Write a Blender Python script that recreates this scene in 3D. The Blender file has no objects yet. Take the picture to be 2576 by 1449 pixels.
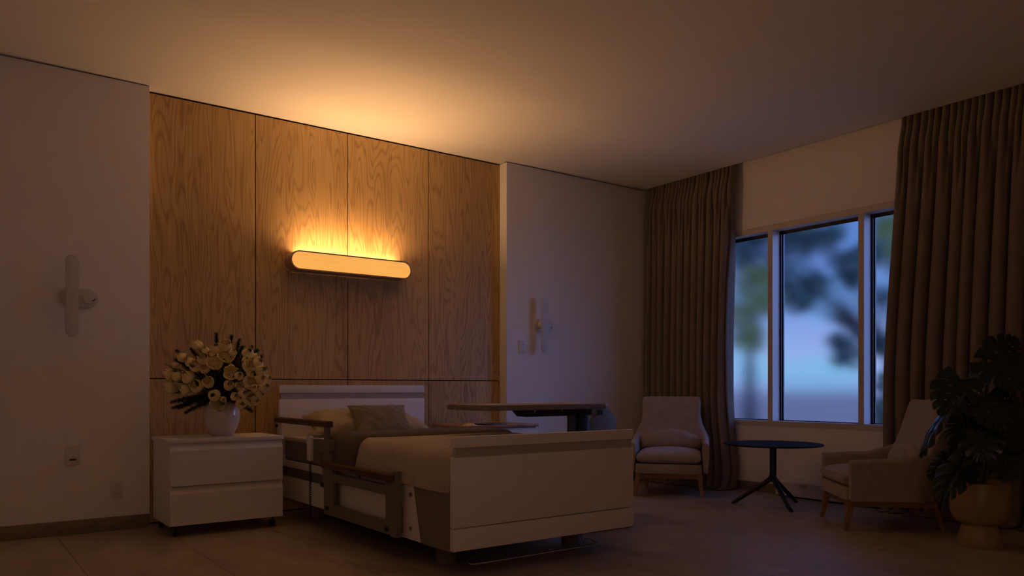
import bpy, bmesh, math, random
from mathutils import Vector, Matrix, noise as mnoise
PI = math.pi
SC = bpy.context.scene
COL = SC.collection
random.seed(11)

# ------------------------------------------------------------------ materials
def new_mat(name):
    m = bpy.data.materials.new(name); m.use_nodes = True
    nt = m.node_tree
    return m, nt, nt.nodes, nt.links, nt.nodes['Principled BSDF']

def mathn(nt, op, a, b=None, c=None):
    n = nt.nodes.new('ShaderNodeMath'); n.operation = op
    for i, v in enumerate((a, b, c)):
        if v is None: continue
        if isinstance(v, (int, float)): n.inputs[i].default_value = v
        else: nt.links.new(v, n.inputs[i])
    return n.outputs[0]

def ramp(nt, fac, stops):
    n = nt.nodes.new('ShaderNodeValToRGB')
    e = n.color_ramp.elements
    while len(e) < len(stops): e.new(0.5)
    for el, (p, c) in zip(e, stops):
        el.position = p; el.color = (*c, 1)
    nt.links.new(fac, n.inputs[0])
    return n.outputs[0]

def noise_tex(nt, vec, scale, detail=3.0, rough=0.55, dist=0.0):
    n = nt.nodes.new('ShaderNodeTexNoise')
    n.inputs['Scale'].default_value = scale; n.inputs['Detail'].default_value = detail
    n.inputs['Roughness'].default_value = rough; n.inputs['Distortion'].default_value = dist
    if vec is not None: nt.links.new(vec, n.inputs['Vector'])
    return n.outputs['Fac']

def coords(nt, scale=(1, 1, 1), kind='Object'):
    tc = nt.nodes.new('ShaderNodeTexCoord'); mp = nt.nodes.new('ShaderNodeMapping')
    mp.inputs['Scale'].default_value = scale
    nt.links.new(tc.outputs[kind], mp.inputs['Vector'])
    return mp.outputs[0]

def simple(name, col, rough=0.5, var=0.06, scale=8.0, bump=0.0, bscale=200.0, metal=0.0, spec=0.5, sheen=0.0, coat=0.0):
    m, nt, N, Lk, P = new_mat(name)
    f = noise_tex(nt, coords(nt), scale, 1.0)
    lo = tuple(max(0, c * (1 - var)) for c in col); hi = tuple(min(1, c * (1 + var)) for c in col)
    Lk.new(ramp(nt, f, [(0.3, lo), (0.7, hi)]), P.inputs['Base Color'])
    P.inputs['Roughness'].default_value = rough; P.inputs['Metallic'].default_value = metal
    P.inputs['Specular IOR Level'].default_value = spec
    if sheen: P.inputs['Sheen Weight'].default_value = sheen
    if coat: P.inputs['Coat Weight'].default_value = coat
    if bump:
        b = N.new('ShaderNodeBump'); b.inputs['Strength'].default_value = bump; b.inputs['Distance'].default_value = 0.002
        Lk.new(noise_tex(nt, coords(nt), bscale, 0.0), b.inputs['Height']); Lk.new(b.outputs[0], P.inputs['Normal'])
    return m

def fabric(name, col, weave=700.0, rough=0.9, var=0.12, sheen=0.15):
    m, nt, N, Lk, P = new_mat(name)
    v = coords(nt)
    f = noise_tex(nt, v, 14.0, 2.0, 0.6)
    g = noise_tex(nt, v, weave, 0.0)
    mix = mathn(nt, 'ADD', mathn(nt, 'MULTIPLY', f, 0.6), mathn(nt, 'MULTIPLY', g, 0.4))
    lo = tuple(c * (1 - var) for c in col); hi = tuple(min(1, c * (1 + var)) for c in col)
    Lk.new(ramp(nt, mix, [(0.35, lo), (0.65, hi)]), P.inputs['Base Color'])
    P.inputs['Roughness'].default_value = rough
    P.inputs['Specular IOR Level'].default_value = 0.25
    P.inputs['Sheen Weight'].default_value = sheen
    b = N.new('ShaderNodeBump'); b.inputs['Strength'].default_value = 0.25; b.inputs['Distance'].default_value = 0.001
    Lk.new(g, b.inputs['Height']); Lk.new(b.outputs[0], P.inputs['Normal'])
    return m

def wood(name, light, dark, axis='Z', plank=0.17, rough=0.45, emit=0.0, lines=70.0, contrast=1.0, across='X'):
    """plain-sawn boards: cathedral figure stretched along `axis`, boards side by side along `across`"""
    m, nt, N, Lk, P = new_mat(name)
    tc = N.new('ShaderNodeTexCoord'); sep = N.new('ShaderNodeSeparateXYZ'); Lk.new(tc.outputs['Object'], sep.inputs[0])
    oi = N.new('ShaderNodeObjectInfo')
    ac = sep.outputs[across]; al = sep.outputs[axis]
    rnd = mathn(nt, 'MULTIPLY', oi.outputs['Random'], 37.0)
    idx = mathn(nt, 'FLOOR', mathn(nt, 'DIVIDE', ac, plank))
    wn = N.new('ShaderNodeTexWhiteNoise'); wn.noise_dimensions = '2D'
    cmb0 = N.new('ShaderNodeCombineXYZ'); Lk.new(idx, cmb0.inputs[0]); Lk.new(rnd, cmb0.inputs[1]); Lk.new(cmb0.outputs[0], wn.inputs['Vector'])
    off = mathn(nt, 'MULTIPLY', wn.outputs['Value'], 23.0)
    cmb = N.new('ShaderNodeCombineXYZ')
    Lk.new(mathn(nt, 'ADD', mathn(nt, 'MULTIPLY', ac, 3.6), off), cmb.inputs[0])
    Lk.new(mathn(nt, 'ADD', mathn(nt, 'MULTIPLY', al, 0.42), mathn(nt, 'MULTIPLY', off, 3.1)), cmb.inputs[1])
    Lk.new(rnd, cmb.inputs[2])
    h = noise_tex(nt, cmb.outputs[0], 1.25, 2.0, 0.5, 0.25)
    s = mathn(nt, 'SINE', mathn(nt, 'MULTIPLY', h, lines))
    s01 = mathn(nt, 'POWER', mathn(nt, 'MULTIPLY_ADD', s, 0.5, 0.5), 3.5)
    cmb2 = N.new('ShaderNodeCombineXYZ')
    Lk.new(mathn(nt, 'MULTIPLY', ac, 150.0), cmb2.inputs[0]); Lk.new(mathn(nt, 'MULTIPLY', al, 2.2), cmb2.inputs[1]); Lk.new(off, cmb2.inputs[2])
    fine = noise_tex(nt, cmb2.outputs[0], 1.0, 1.0, 0.6)
    cmb3 = N.new('ShaderNodeCombineXYZ')
    Lk.new(mathn(nt, 'ADD', mathn(nt, 'MULTIPLY', ac, 420.0), mathn(nt, 'MULTIPLY', h, 30.0)), cmb3.inputs[0]); Lk.new(mathn(nt, 'MULTIPLY', al, 5.0), cmb3.inputs[1]); Lk.new(rnd, cmb3.inputs[2])
    pores = noise_tex(nt, cmb3.outputs[0], 1.0, 1.0, 0.5)
    tone = mathn(nt, 'MULTIPLY_ADD', wn.outputs['Value'], 0.22, -0.11)
    k = mathn(nt, 'ADD', mathn(nt, 'ADD', mathn(nt, 'MULTIPLY', s01, 0.42 * contrast), mathn(nt, 'MULTIPLY', fine, 0.55)), mathn(nt, 'ADD', tone, mathn(nt, 'MULTIPLY', mathn(nt, 'POWER', pores, 6.0), 0.5)))
    col = ramp(nt, k, [(0.18, light), (0.5, tuple(0.6 * a + 0.4 * b for a, b in zip(light, dark))), (0.95, dark)])
    Lk.new(col, P.inputs['Base Color'])
    P.inputs['Roughness'].default_value = rough; P.inputs['Specular IOR Level'].default_value = 0.35
    if emit:
        Lk.new(col, P.inputs['Emission Color']); P.inputs['Emission Strength'].default_value = emit
    return m

def floor_mat():
    m, nt, N, Lk, P = new_mat('stone_floor_tiles')
    tc = N.new('ShaderNodeTexCoord'); mp = N.new('ShaderNodeMapping')
    mp.inputs['Rotation'].default_value = (0, 0, PI / 2); mp.inputs['Location'].default_value = (0.0, 0.0, 0)
    Lk.new(tc.outputs['Object'], mp.inputs['Vector'])
    bt = N.new('ShaderNodeTexBrick'); Lk.new(mp.outputs[0], bt.inputs['Vector'])
    bt.offset = 0.5; bt.inputs['Scale'].default_value = 1.0
    bt.inputs['Brick Width'].default_value = 1.2; bt.inputs['Row Height'].default_value = 0.6
    bt.inputs['Mortar Size'].default_value = 0.0026; bt.inputs['Mortar Smooth'].default_value = 0.2
    bt.inputs['Color1'].default_value = (0.0, 0, 0, 1); bt.inputs['Color2'].default_value = (1, 1, 1, 1); bt.inputs['Mortar'].default_value = (0.5, 0.5, 0.5, 1)
    v = coords(nt, (1, 1, 1)); vs = coords(nt, (1.6, 0.7, 1))
    a = noise_tex(nt, vs, 2.3, 3.0, 0.6, 0.8); bnoise = noise_tex(nt, v, 11.0, 3.0, 0.65)
    fac = mathn(nt, 'ADD', mathn(nt, 'ADD', mathn(nt, 'MULTIPLY', a, 0.6), mathn(nt, 'MULTIPLY', bnoise, 0.35)), mathn(nt, 'MULTIPLY', bt.outputs['Color'], 0.06))
    col = ramp(nt, fac, [(0.3, (0.26, 0.205, 0.15)), (0.5, (0.385, 0.315, 0.24)), (0.72, (0.50, 0.425, 0.335))])
    mx = N.new('ShaderNodeMix'); mx.data_type = 'RGBA'
    Lk.new(bt.outputs['Fac'], mx.inputs[0]); Lk.new(col, mx.inputs[6]); mx.inputs[7].default_value = (0.13, 0.10, 0.08, 1)
    Lk.new(mx.outputs[2], P.inputs['Base Color'])
    rr = mathn(nt, 'MULTIPLY_ADD', bnoise, 0.25, 0.30); Lk.new(rr, P.inputs['Roughness'])
    b = N.new('ShaderNodeBump'); b.inputs['Strength'].default_value = 0.25; b.inputs['Distance'].default_value = 0.003
    Lk.new(mathn(nt, 'SUBTRACT', mathn(nt, 'MULTIPLY', bnoise, 0.25), bt.outputs['Fac']), b.inputs['Height']); Lk.new(b.outputs[0], P.inputs['Normal'])
    return m

def stone_mat():
    m, nt, N, Lk, P = new_mat('stone_skirting')
    v = coords(nt, (1, 1, 2.0))
    a = noise_tex(nt, v, 9.0, 6.0, 0.65, 0.5); c = noise_tex(nt, v, 55.0, 3.0)
    k = mathn(nt, 'ADD', mathn(nt, 'MULTIPLY', a, 0.7), mathn(nt, 'MULTIPLY', c, 0.3))
    Lk.new(ramp(nt, k, [(0.30, (0.07, 0.055, 0.04)), (0.42, (0.20, 0.155, 0.115)), (0.7, (0.30, 0.24, 0.18))]), P.inputs['Base Color'])
    P.inputs['Roughness'].default_value = 0.5
    return m

def glass_mat():
    m, nt, N, Lk, P = new_mat('hazy_window_glass')
    N.remove(P); R = N.new('ShaderNodeBsdfRefraction'); R.inputs['IOR'].default_value = 1.45
    R.inputs['Color'].default_value = (0.95, 0.97, 1.0, 1)
    n = noise_tex(nt, coords(nt), 2.0, 1.0)
    Lk.new(mathn(nt, 'MULTIPLY_ADD', n, 0.02, GLASS_ROUGH), R.inputs['Roughness'])
    Lk.new(R.outputs[0], N['Material Output'].inputs['Surface'])
    return m

def emit_mat(name, col, strength):
    m, nt, N, Lk, P = new_mat(name)
    P.inputs['Base Color'].default_value = (0.8, 0.75, 0.65, 1)
    P.inputs['Emission Color'].default_value = (*col, 1); P.inputs['Emission Strength'].default_value = strength
    return m

def petal_mat():
    m, nt, N, Lk, P = new_mat('cream_petals')
    f = noise_tex(nt, coords(nt, (60, 60, 9)), 1.0, 3.0)
    Lk.new(ramp(nt, f, [(0.3, (0.86, 0.70, 0.33)), (0.7, (0.95, 0.83, 0.46))]), P.inputs['Base Color'])
    P.inputs['Roughness'].default_value = 0.55; P.inputs['Subsurface Weight'].default_value = 0.15
    P.inputs['Subsurface Radius'].default_value = (0.01, 0.008, 0.004); P.inputs['Subsurface Scale'].default_value = 0.4
    return m

GLASS_ROUGH = 0.115
M = {}
M['wall'] = simple('warm_white_wall_paint', (0.86, 0.845, 0.83), 0.75, 0.015, 3.0)
M['ceil'] = simple('matt_ceiling_paint', (0.88, 0.86, 0.84), 0.85, 0.012, 2.0)
M['wood'] = wood('oak_wall_veneer', (0.665, 0.455, 0.20), (0.265, 0.146, 0.052), 'Z', 0.17, lines=150.0, contrast=0.7)
M['handrail'] = wood('dark_walnut_handrail', (0.125, 0.050, 0.023), (0.045, 0.018, 0.010), 'Y', 0.05, 0.35)
M['cabtop'] = wood('oak_cabinet_top', (0.46, 0.25, 0.125), (0.24, 0.12, 0.055), 'X', 0.12, 0.4, across='Y')
M['chairwood'] = wood('ash_chair_frame', (0.34, 0.185, 0.10), (0.20, 0.10, 0.05), 'Z', 0.2, 0.45, contrast=0.4)
M['lampface'] = wood('glowing_wood_veneer', (0.87, 0.42, 0.092), (0.70, 0.29, 0.05), 'X', 0.3, 0.5, emit=1.0, lines=30.0, contrast=0.25, across='Z')
M['lampbody'] = simple('bronze_lamp_housing', (0.42, 0.30, 0.23), 0.45, 0.04)
M['floor'] = floor_mat(); M['stone'] = stone_mat()
M['black'] = simple('matt_black_metal', (0.012, 0.012, 0.013), 0.38, 0.1)
M['void'] = simple('shadow_gap_lining', (0.008, 0.006, 0.005), 0.9, 0.1)
M['rubber'] = simple('black_rubber', (0.015, 0.014, 0.014), 0.6, 0.1)
M['tabletop'] = simple('black_laminate_top', (0.014, 0.012, 0.010), 0.7, 0.1, spec=0.05)
M['laminate'] = simple('off_white_laminate', (0.80, 0.77, 0.75), 0.5, 0.012, 2.0)
M['white'] = simple('white_plastic', (0.80, 0.78, 0.76), 0.4, 0.01)
M['greyband'] = simple('grey_satin_band', (0.44, 0.42, 0.41), 0.3, 0.02)
M['rail'] = simple('taupe_powder_coat', (0.19, 0.165, 0.14), 0.5, 0.03)
M['wedge'] = simple('taupe_side_cover', (0.22, 0.19, 0.15), 0.5, 0.03)
M['darkstrip'] = simple('dark_grey_strip', (0.14, 0.12, 0.11), 0.5, 0.03)
M['chrome'] = simple('chrome_bar', (0.75, 0.72, 0.70), 0.18, 0.02, metal=1.0)
M['sheet'] = fabric('pale_bed_sheet', (0.66, 0.57, 0.47))
M['mattress'] = fabric('grey_mattress_cover', (0.22, 0.19, 0.175))
M['duvet'] = fabric('taupe_duvet_cover', (0.49, 0.425, 0.315))
M['fold'] = fabric('dark_blanket_underside', (0.095, 0.075, 0.058))
M['pillow'] = fabric('linen_pillowcase', (0.43, 0.37, 0.265))
M['velvet'] = fabric('grey_velvet_cushion', (0.19, 0.155, 0.12), 500, sheen=0.4)
M['chair'] = fabric('taupe_wool_upholstery', (0.40, 0.335, 0.29))
M['curtain'] = fabric('taupe_curtain_cloth', (0.25, 0.20, 0.16), 500, sheen=0.0)
M['vase'] = simple('glazed_white_ceramic', (0.72, 0.66, 0.62), 0.12, 0.01, coat=0.3)
M['pot'] = simple('ochre_glazed_pot', (0.33, 0.22, 0.11), 0.35, 0.06)
M['soil'] = simple('potting_soil', (0.02, 0.014, 0.01), 0.95, 0.4, 60.0)
M['monstera'] = simple('monstera_leaf', (0.012, 0.022, 0.010), 0.28, 0.3, 12.0, 0.1, 60)
M['stalk'] = simple('green_stalk', (0.045, 0.065, 0.025), 0.4, 0.2)
M['petal'] = petal_mat()
M['tstem'] = simple('tulip_green', (0.13, 0.15, 0.035), 0.45, 0.2, 20)
M['fern'] = simple('fern_green', (0.05, 0.062, 0.028), 0.6, 0.3, 30)
M['frame'] = simple('painted_window_frame', (0.64, 0.60, 0.57), 0.45, 0.01)
M['heater'] = simple('painted_heater_steel', (0.74, 0.70, 0.67), 0.4, 0.01)
M['glass'] = glass_mat()
M['tabl_edge'] = simple('grey_table_top', (0.23, 0.205, 0.18), 0.4, 0.03)
M['plate'] = simple('socket_plastic', (0.72, 0.68, 0.63), 0.35, 0.01)
M['slot'] = simple('dark_slot', (0.05, 0.05, 0.055), 0.4, 0.05)
M['sconce'] = simple('sconce_white', (0.64, 0.61, 0.585), 0.45, 0.01)
M['cream'] = simple('cream_plastic', (0.66, 0.50, 0.33), 0.4, 0.02)
M['strip'] = emit_mat('lamp_led_strip', (1.0, 0.60, 0.30), 1.0)
M['shade'] = emit_mat('lit_linen_shade', (1.0, 0.56, 0.40), 1.0)

# ------------------------------------------------------------------ mesh building
class MB:
    def __init__(s): s.bm = bmesh.new()
    def _merge(s, t, mtx=None):
        me = bpy.data.meshes.new('tmp')
        if mtx is not None: bmesh.ops.transform(t, matrix=mtx, verts=t.verts)
        t.to_mesh(me); t.free(); s.bm.from_mesh(me); bpy.data.meshes.remove(me)
        return s
    def box(s, x0, x1, y0, y1, z0, z1, bev=0.0, seg=2, mtx=None):
        t = bmesh.new(); bmesh.ops.create_cube(t, size=1.0)
        for v in t.verts:
            v.co = Vector(((x0 + x1) / 2 + v.co.x * (x1 - x0), (y0 + y1) / 2 + v.co.y * (y1 - y0), (z0 + z1) / 2 + v.co.z * (z1 - z0)))
        if bev: bmesh.ops.bevel(t, geom=list(t.edges), offset=bev, segments=seg, profile=0.6, affect='EDGES', clamp_overlap=True)
        return s._merge(t, mtx)
    def prism(s, pts, a0, a1, axis='y', bev=0.0, seg=2, mtx=None):
        """polygon in the two other axes (x,z for y; x,y for z; y,z for x) pushed from a0 to a1"""
        t = bmesh.new()
        def mk(p, a):
            return {'y': (p[0], a, p[1]), 'z': (p[0], p[1], a), 'x': (a, p[0], p[1])}[axis]
        v0 = [t.verts.new(mk(p, a0)) for p in pts]; v1 = [t.verts.new(mk(p, a1)) for p in pts]
        t.faces.new(v0); t.faces.new(v1[::-1])
        n = len(pts)
        for i in range(n): t.faces.new((v0[i], v1[i], v1[(i + 1) % n], v0[(i + 1) % n]))
        bmesh.ops.recalc_face_normals(t, faces=t.faces)
        if bev:
            caps = [e for e in t.edges if any(len(f.verts) == n for f in e.link_faces) and n > 4 or n <= 4]
            bmesh.ops.bevel(t, geom=caps, offset=bev, segments=seg, profile=0.6, affect='EDGES', clamp_overlap=True)
        return s._merge(t, mtx)
    def lathe(s, prof, seg=48, mtx=None, cap=True):
        t = bmesh.new(); rings = []
        for r, z in prof:
            rings.append([t.verts.new((r * math.cos(2 * PI * i / seg), r * math.sin(2 * PI * i / seg), z)) for i in range(seg)])
        for a, b in zip(rings, rings[1:]):
            for i in range(seg): t.faces.new((a[i], a[(i + 1) % seg], b[(i + 1) % seg], b[i]))
        if cap: t.faces.new(rings[0][::-1]); t.faces.new(rings[-1])
        return s._merge(t, mtx)
    def cyl(s, p0, p1, r0, r1=None, seg=24):
        p0 = Vector(p0); p1 = Vector(p1); d = p1 - p0; L = d.length
        q = d.to_track_quat('Z', 'Y').to_matrix().to_4x4()
        return s.lathe([(r0, 0), (r1 if r1 is not None else r0, L)], seg, Matrix.Translation(p0) @ q)
    def tube(s, pts, r, seg=10, cap=True):
        """pts: list of points; r: radius or list of radii"""
        pts = [Vector(p) for p in pts]; n = len(pts)
        rs = r if isinstance(r, (list, tuple)) else [r] * n
        t = bmesh.new(); rings = []; up = None
        for i, p in enumerate(pts):
            d = (pts[min(i + 1, n - 1)] - pts[max(i - 1, 0)]).normalized()
            if up is None: up = d.orthogonal().normalized()
            up = (up - d * up.dot(d)); up = up.normalized() if up.length > 1e-6 else d.orthogonal().normalized()
            sd = d.cross(up)
            rings.append([t.verts.new(p + (up * math.cos(2 * PI * k / seg) + sd * math.sin(2 * PI * k / seg)) * rs[i]) for k in range(seg)])
        for a, b in zip(rings, rings[1:]):
            for k in range(seg): t.faces.new((a[k], a[(k + 1) % seg], b[(k + 1) % seg], b[k]))
        if cap: t.faces.new(rings[0][::-1]); t.faces.new(rings[-1])
        bmesh.ops.recalc_face_normals(t, faces=t.faces)
        return s._merge(t)
    def grid(s, fn, nu, nv, closeu=False, thick=0.0, mtx=None):
        t = bmesh.new()
        g = [[t.verts.new(fn(i / (nu if closeu else nu - 1), j / (nv - 1))) for j in range(nv)] for i in range(nu)]
        for i in range(nu if closeu else nu - 1):
            for j in range(nv - 1):
                a, b = g[i], g[(i + 1) % nu]
                t.faces.new((a[j], b[j], b[j + 1], a[j + 1]))
        if thick:
            bmesh.ops.recalc_face_normals(t, faces=t.faces)
            bmesh.ops.solidify(t, geom=list(t.faces), thickness=thick)
        return s._merge(t, mtx)

def world_loc(o):
    v = Vector((0, 0, 0))
    while o: v = v + Vector(o.location); o = o.parent
    return v

def put(name, mb, mat, parent=None, local=False, angle=38, subsurf=0, label=None):
    """links what mb holds as ONE mesh object; coordinates are the room's unless local"""
    bm = mb.bm
    if parent is not None and not local:
        bmesh.ops.translate(bm, vec=-world_loc(parent), verts=bm.verts)
    bmesh.ops.remove_doubles(bm, verts=bm.verts, dist=1e-6)
    me = bpy.data.meshes.new(name); bm.to_mesh(me); bm.free()
    me.materials.append(mat)
    me.polygons.foreach_set('use_smooth', [True] * len(me.polygons))
    me.set_sharp_from_angle(angle=math.radians(angle))
    o = bpy.data.objects.new(name, me); COL.objects.link(o)
    if parent is not None: o.parent = parent
    if subsurf:
        s = o.modifiers.new('smooth', 'SUBSURF'); s.levels = subsurf; s.render_levels = subsurf
    if label: o['label'] = label
    return o

def tag(o, label, cat, group=None):
    o['label'] = label; o['category'] = cat; o['kind'] = 'thing'
    if group: o['group'] = group
    return o

def thing(name, label, cat, loc=(0, 0, 0), rotz=0.0, group=None):
    o = bpy.data.objects.new(name, None); COL.objects.link(o)
    o.location = loc; o.rotation_euler = (0, 0, rotz); o.empty_display_size = 0.1
    return tag(o, label, cat, group)

def struct(name, mb, mat, parent=None, label=None, **k):
    o = put(name, mb, mat, parent, **k)
    if parent is None: o['kind'] = 'structure'
    if label: o['label'] = label
    return o
def struct_empty(name, label=None):
    o = bpy.data.objects.new(name, None); COL.objects.link(o); o['kind'] = 'structure'
    if label: o['label'] = label
    return o
def rot(axis, deg): return Matrix.Rotation(math.radians(deg), 4, axis)
def lerp(a, b, t): return a + (b - a) * t
def sstep(a, b, x):
    t = max(0.0, min(1.0, (x - a) / (b - a))); return t * t * (3 - 2 * t)
def pill(cx, cz, hw, hh, n=14):
    """stadium outline in two axes; long axis follows the larger half size"""
    pts = []
    r = min(hw, hh)
    if hw >= hh:
        for k in range(n + 1):
            a = -PI / 2 + PI * k / n; pts.append((cx + hw - r + r * math.cos(a), cz + r * math.sin(a)))
        for k in range(n + 1):
            a = PI / 2 + PI * k / n; pts.append((cx - hw + r + r * math.cos(a), cz + r * math.sin(a)))
    else:
        for k in range(n + 1):
            a = PI * k / n; pts.append((cx + r * math.cos(a), cz + hh - r + r * math.sin(a)))
        for k in range(n + 1):
            a = PI + PI * k / n; pts.append((cx + r * math.cos(a), cz - hh + r + r * math.sin(a)))
    return pts

# ------------------------------------------------------------------ camera
TH = math.atan(1438 / 1960)
cam = bpy.data.cameras.new('camera'); cam_o = bpy.data.objects.new('camera', cam); COL.objects.link(cam_o)
cam_o.location = (0, 0, 0.95); cam_o.rotation_euler = (PI / 2, 0, -TH)
cam.sensor_width = 36.0; cam.lens = 1960 / 2576 * 36.0; cam.shift_y = (976 - 724.5) / 2576
cam.clip_start = 0.05; cam.clip_end = 500
SC.camera = cam_o

# ------------------------------------------------------------------ room shell
H = 3.02; YB = 5.767; XW = 6.08; XL = -1.0; YF = -1.15
struct('floor', MB().box(XL - .1, XW + .25, YF - .1, 6.05, -0.1, 0.0), M['floor'])
struct('ceiling', MB().box(XL - .1, 5.932, YF - .1, 6.05, H, H + 0.12).box(5.932, XW + .3, YF - .1, 6.05, H + 0.12, H + 0.24), M['ceil'])
wb = MB()
wb.box(XL - .1, 1.154, YB, 6.0, 0, H - 0.007); wb.box(4.170, XW + .25, YB, 6.0, 0, H - 0.007); wb.box(5.932, XW + .3, YB, 6.0, H - .007, H + .12)
wb.box(1.154, 4.170, 5.90, 6.0, 0, H)
wall_back = struct('wall_back', wb, M['wall'])
gap = MB(); gap.box(XL, 1.154, YB + .012, YB + .03, H - .0072, H - .0001); gap.box(4.170, 5.932, YB + .012, YB + .03, H - .0072, H - .0001)
gap.box(1.160, 4.164, 5.888, 5.8995, 0.0, H - .0005)
struct('trim_1', gap, M['void'], label='dark shadow gap behind the wood panels and along the ceiling line')
struct('wall_left', MB().box(XL - .1, XL, YF, 6.0, 0, H), M['wall'])
struct('wall_front', MB().box(XL - .1, XW + .25, YF - .1, YF, 0, H + .12), M['wall'])
WY0, WY1, WZ0, WZ1 = 2.61, 5.20, 0.607, 2.429
wr = MB()
wr.box(XW, XW + .25, YF, WY0, 0, H + .12); wr.box(XW, XW + .25, WY1, YB, 0, H + .12)
wr.box(XW, XW + .25, WY0, WY1, 0, WZ0); wr.box(XW, XW + .25, WY0, WY1, WZ1, H + .12)
struct('wall_right', wr, M['wall'])
struct('baseboard_back', MB().box(XL, 1.154, YB - .012, YB, 0, .091, .002).box(4.17, XW, YB - .012, YB, 0, .091, .002), M['stone'])
struct('baseboard_right', MB().box(XW - .012, XW, YF, 3.11, 0, .083, .002).box(XW - .012, XW, 4.17, YB - .012, 0, .083, .002), M['stone'])
# oak panelling in the niche: four columns, two rows
pan = struct_empty('wall_niche', 'oak veneer panelling set back behind the bed')
xs = [1.157, 1.914, 2.660, 3.414, 4.167]
for i in range(4):
    for z0, z1 in ((0.012, 1.0125), (1.0195, H - 0.012)):
        b = MB().box(xs[i] + .0035, xs[i + 1] - .0035, 5.875, 5.890, z0, z1, .0012, 1)
        o = put('panel', b, M['wood'], pan)

# ------------------------------------------------------------------ window
win = struct_empty('window_1', 'wide three-light window with deep white mullions')
fr = MB(); D0, D1 = XW - .004, 6.185
fr.box(D0, D1, WY0, WY1, 2.378, WZ1 + .004, .002, 1); fr.box(D0, D1, WY0, WY1, WZ0 - .004, 0.652, .002, 1)
fr.box(D0, D1, WY0 - .003, WY0 + .05, .652, 2.378, .002, 1); fr.box(D0, D1, WY1 - .05, WY1 + .003, .652, 2.378, .002, 1)
put('window_frame', fr, M['frame'], win)
mul = [(3.4265, 3.4765), (4.293, 4.344)]
for a, b in mul: put('mullion', MB().box(D0 - .001, D1, a, b, .652, 2.378, .002, 1), M['frame'], win)
lights = [(WY0 + .05, 3.4265), (3.4765, 4.293), (4.344, WY1 - .05)]
for a, b in lights:
    g = MB()
    for k, (x0, x1, e) in enumerate(((D1 - .001, D1 + .012, .016), (D1 + .018, D1 + .034, .026))):
        g.box(x0, x1, a - .01, a + e, .65, 2.38); g.box(x0, x1, b - e, b + .01, .65, 2.38)
        g.box(x0, x1, a, b, 2.378 - e, 2.40); g.box(x0, x1, a, b, .64, .652 + e * .25)
    put('gasket', g, M['black'], win)
    put('glass_pane', MB().box(D1 + .020, D1 + .028, a + .004, b - .004, .653, 2.374), M['glass'], win)
    rv = MB()
    rv.box(D1 + .034, 6.242, a - .03, a + .012, .64, 2.40); rv.box(D1 + .034, 6.242, b - .012, b + .03, .64, 2.40)
    rv.box(D1 + .034, 6.242, a, b, 2.37, 2.42); rv.box(D1 + .034, 6.242, a, b, .62, .648)
    put('outer_reveal', rv, M['frame'], win)
# low baseboard heater under the window
ht = thing('baseboard_heater', 'long low white baseboard heater under the window behind the armchair', 'heater', (5.99, 3.6, 0))
pr = [(XW - .001, .012), (XW - .001, .148), (5.965, .142), (5.952, .128), (5.950, .062), (5.938, .055), (5.935, .014), (5.95, .012)]
put('casing', MB().prism(pr, 3.12, 4.167, 'y', .002, 1), M['heater'], ht)
put('control_notch', MB().box(5.9490, 5.956, 3.87, 3.935, .092, .126, .001, 1), M['greyband'], ht)
put('plinth', MB().box(5.965, XW - .002, 3.14, 4.15, 0, .014), M['void'], ht)

# ------------------------------------------------------------------ wall lamp
LX0, LX1, LZ0, LZ1, LYF = 2.134, 3.168, 1.851, 1.999, 5.733
lc = (LX0 + LX1) / 2; lz = (LZ0 + LZ1) / 2; hw = (LX1 - LX0) / 2; hh = (LZ1 - LZ0) / 2
lamp = thing('wall_lamp', 'long pill-shaped glowing wall lamp above the bed', 'lamp', (lc, 5.875, lz))
def shell(o_hw, o_hh, i_hw, i_hh, y0, y1, cut=None):
    """ring between two stadiums, front at y0, optionally open along the top"""
    t = bmesh.new(); A = pill(lc, lz, o_hw, o_hh, 18); B = pill(lc, lz, i_hw, i_hh, 18); n = len(A)
    keep = [not (cut and A[i][1] > lz + o_hh * .985 and A[(i + 1) % n][1] > lz + o_hh * .985) for i in range(n)]
    va = [[t.verts.new((p[0], y, p[1])) for p in P_] for P_ in (A, B) for y in (y0, y1)]
    a0, a1, b0, b1 = va
    for i in range(n):
        j = (i + 1) % n
        if not keep[i]: continue
        t.faces.new((a0[i], a0[j], a1[j], a1[i])); t.faces.new((b0[j], b0[i], b1[i], b1[j]))
        t.faces.new((a0[j], a0[i], b0[i], b0[j])); t.faces.new((a1[i], a1[j], b1[j], b1[i]))
        if not keep[i - 1]: t.faces.new((a0[i], a1[i], b1[i], b0[i]))
        if not keep[j]: t.faces.new((a0[j], b0[j], b1[j], a1[j]))
    bmesh.ops.recalc_face_normals(t, faces=t.faces)
    return t
hs = MB(); hs._merge(shell(hw, hh, hw - .010, hh - .010, LYF + .012, 5.873, True))      # housing, its straight top left open for the light
hs._merge(shell(hw, hh, hw - .0098, hh - .0098, LYF, LYF + .0125))                         # bezel round the face
hs.prism(pill(lc, lz, hw - .011, hh - .011), LYF + .016, LYF + .0185, 'y')              # plate behind the veneer
housing = put('housing', hs, M['lampbody'], lamp)
put('diffuser_face', MB().prism(pill(lc, lz, hw - .0101, hh - .0101, 18), LYF + .005, LYF + .015, 'y'), M['lampface'], lamp, label='backlit wood veneer face')
put('light_strip', MB().box(lc - hw + .09, lc + hw - .09, LYF + .045, 5.862, LZ1 - .022, LZ1 - .018), M['strip'], lamp, label='glowing strip in the open top')

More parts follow.
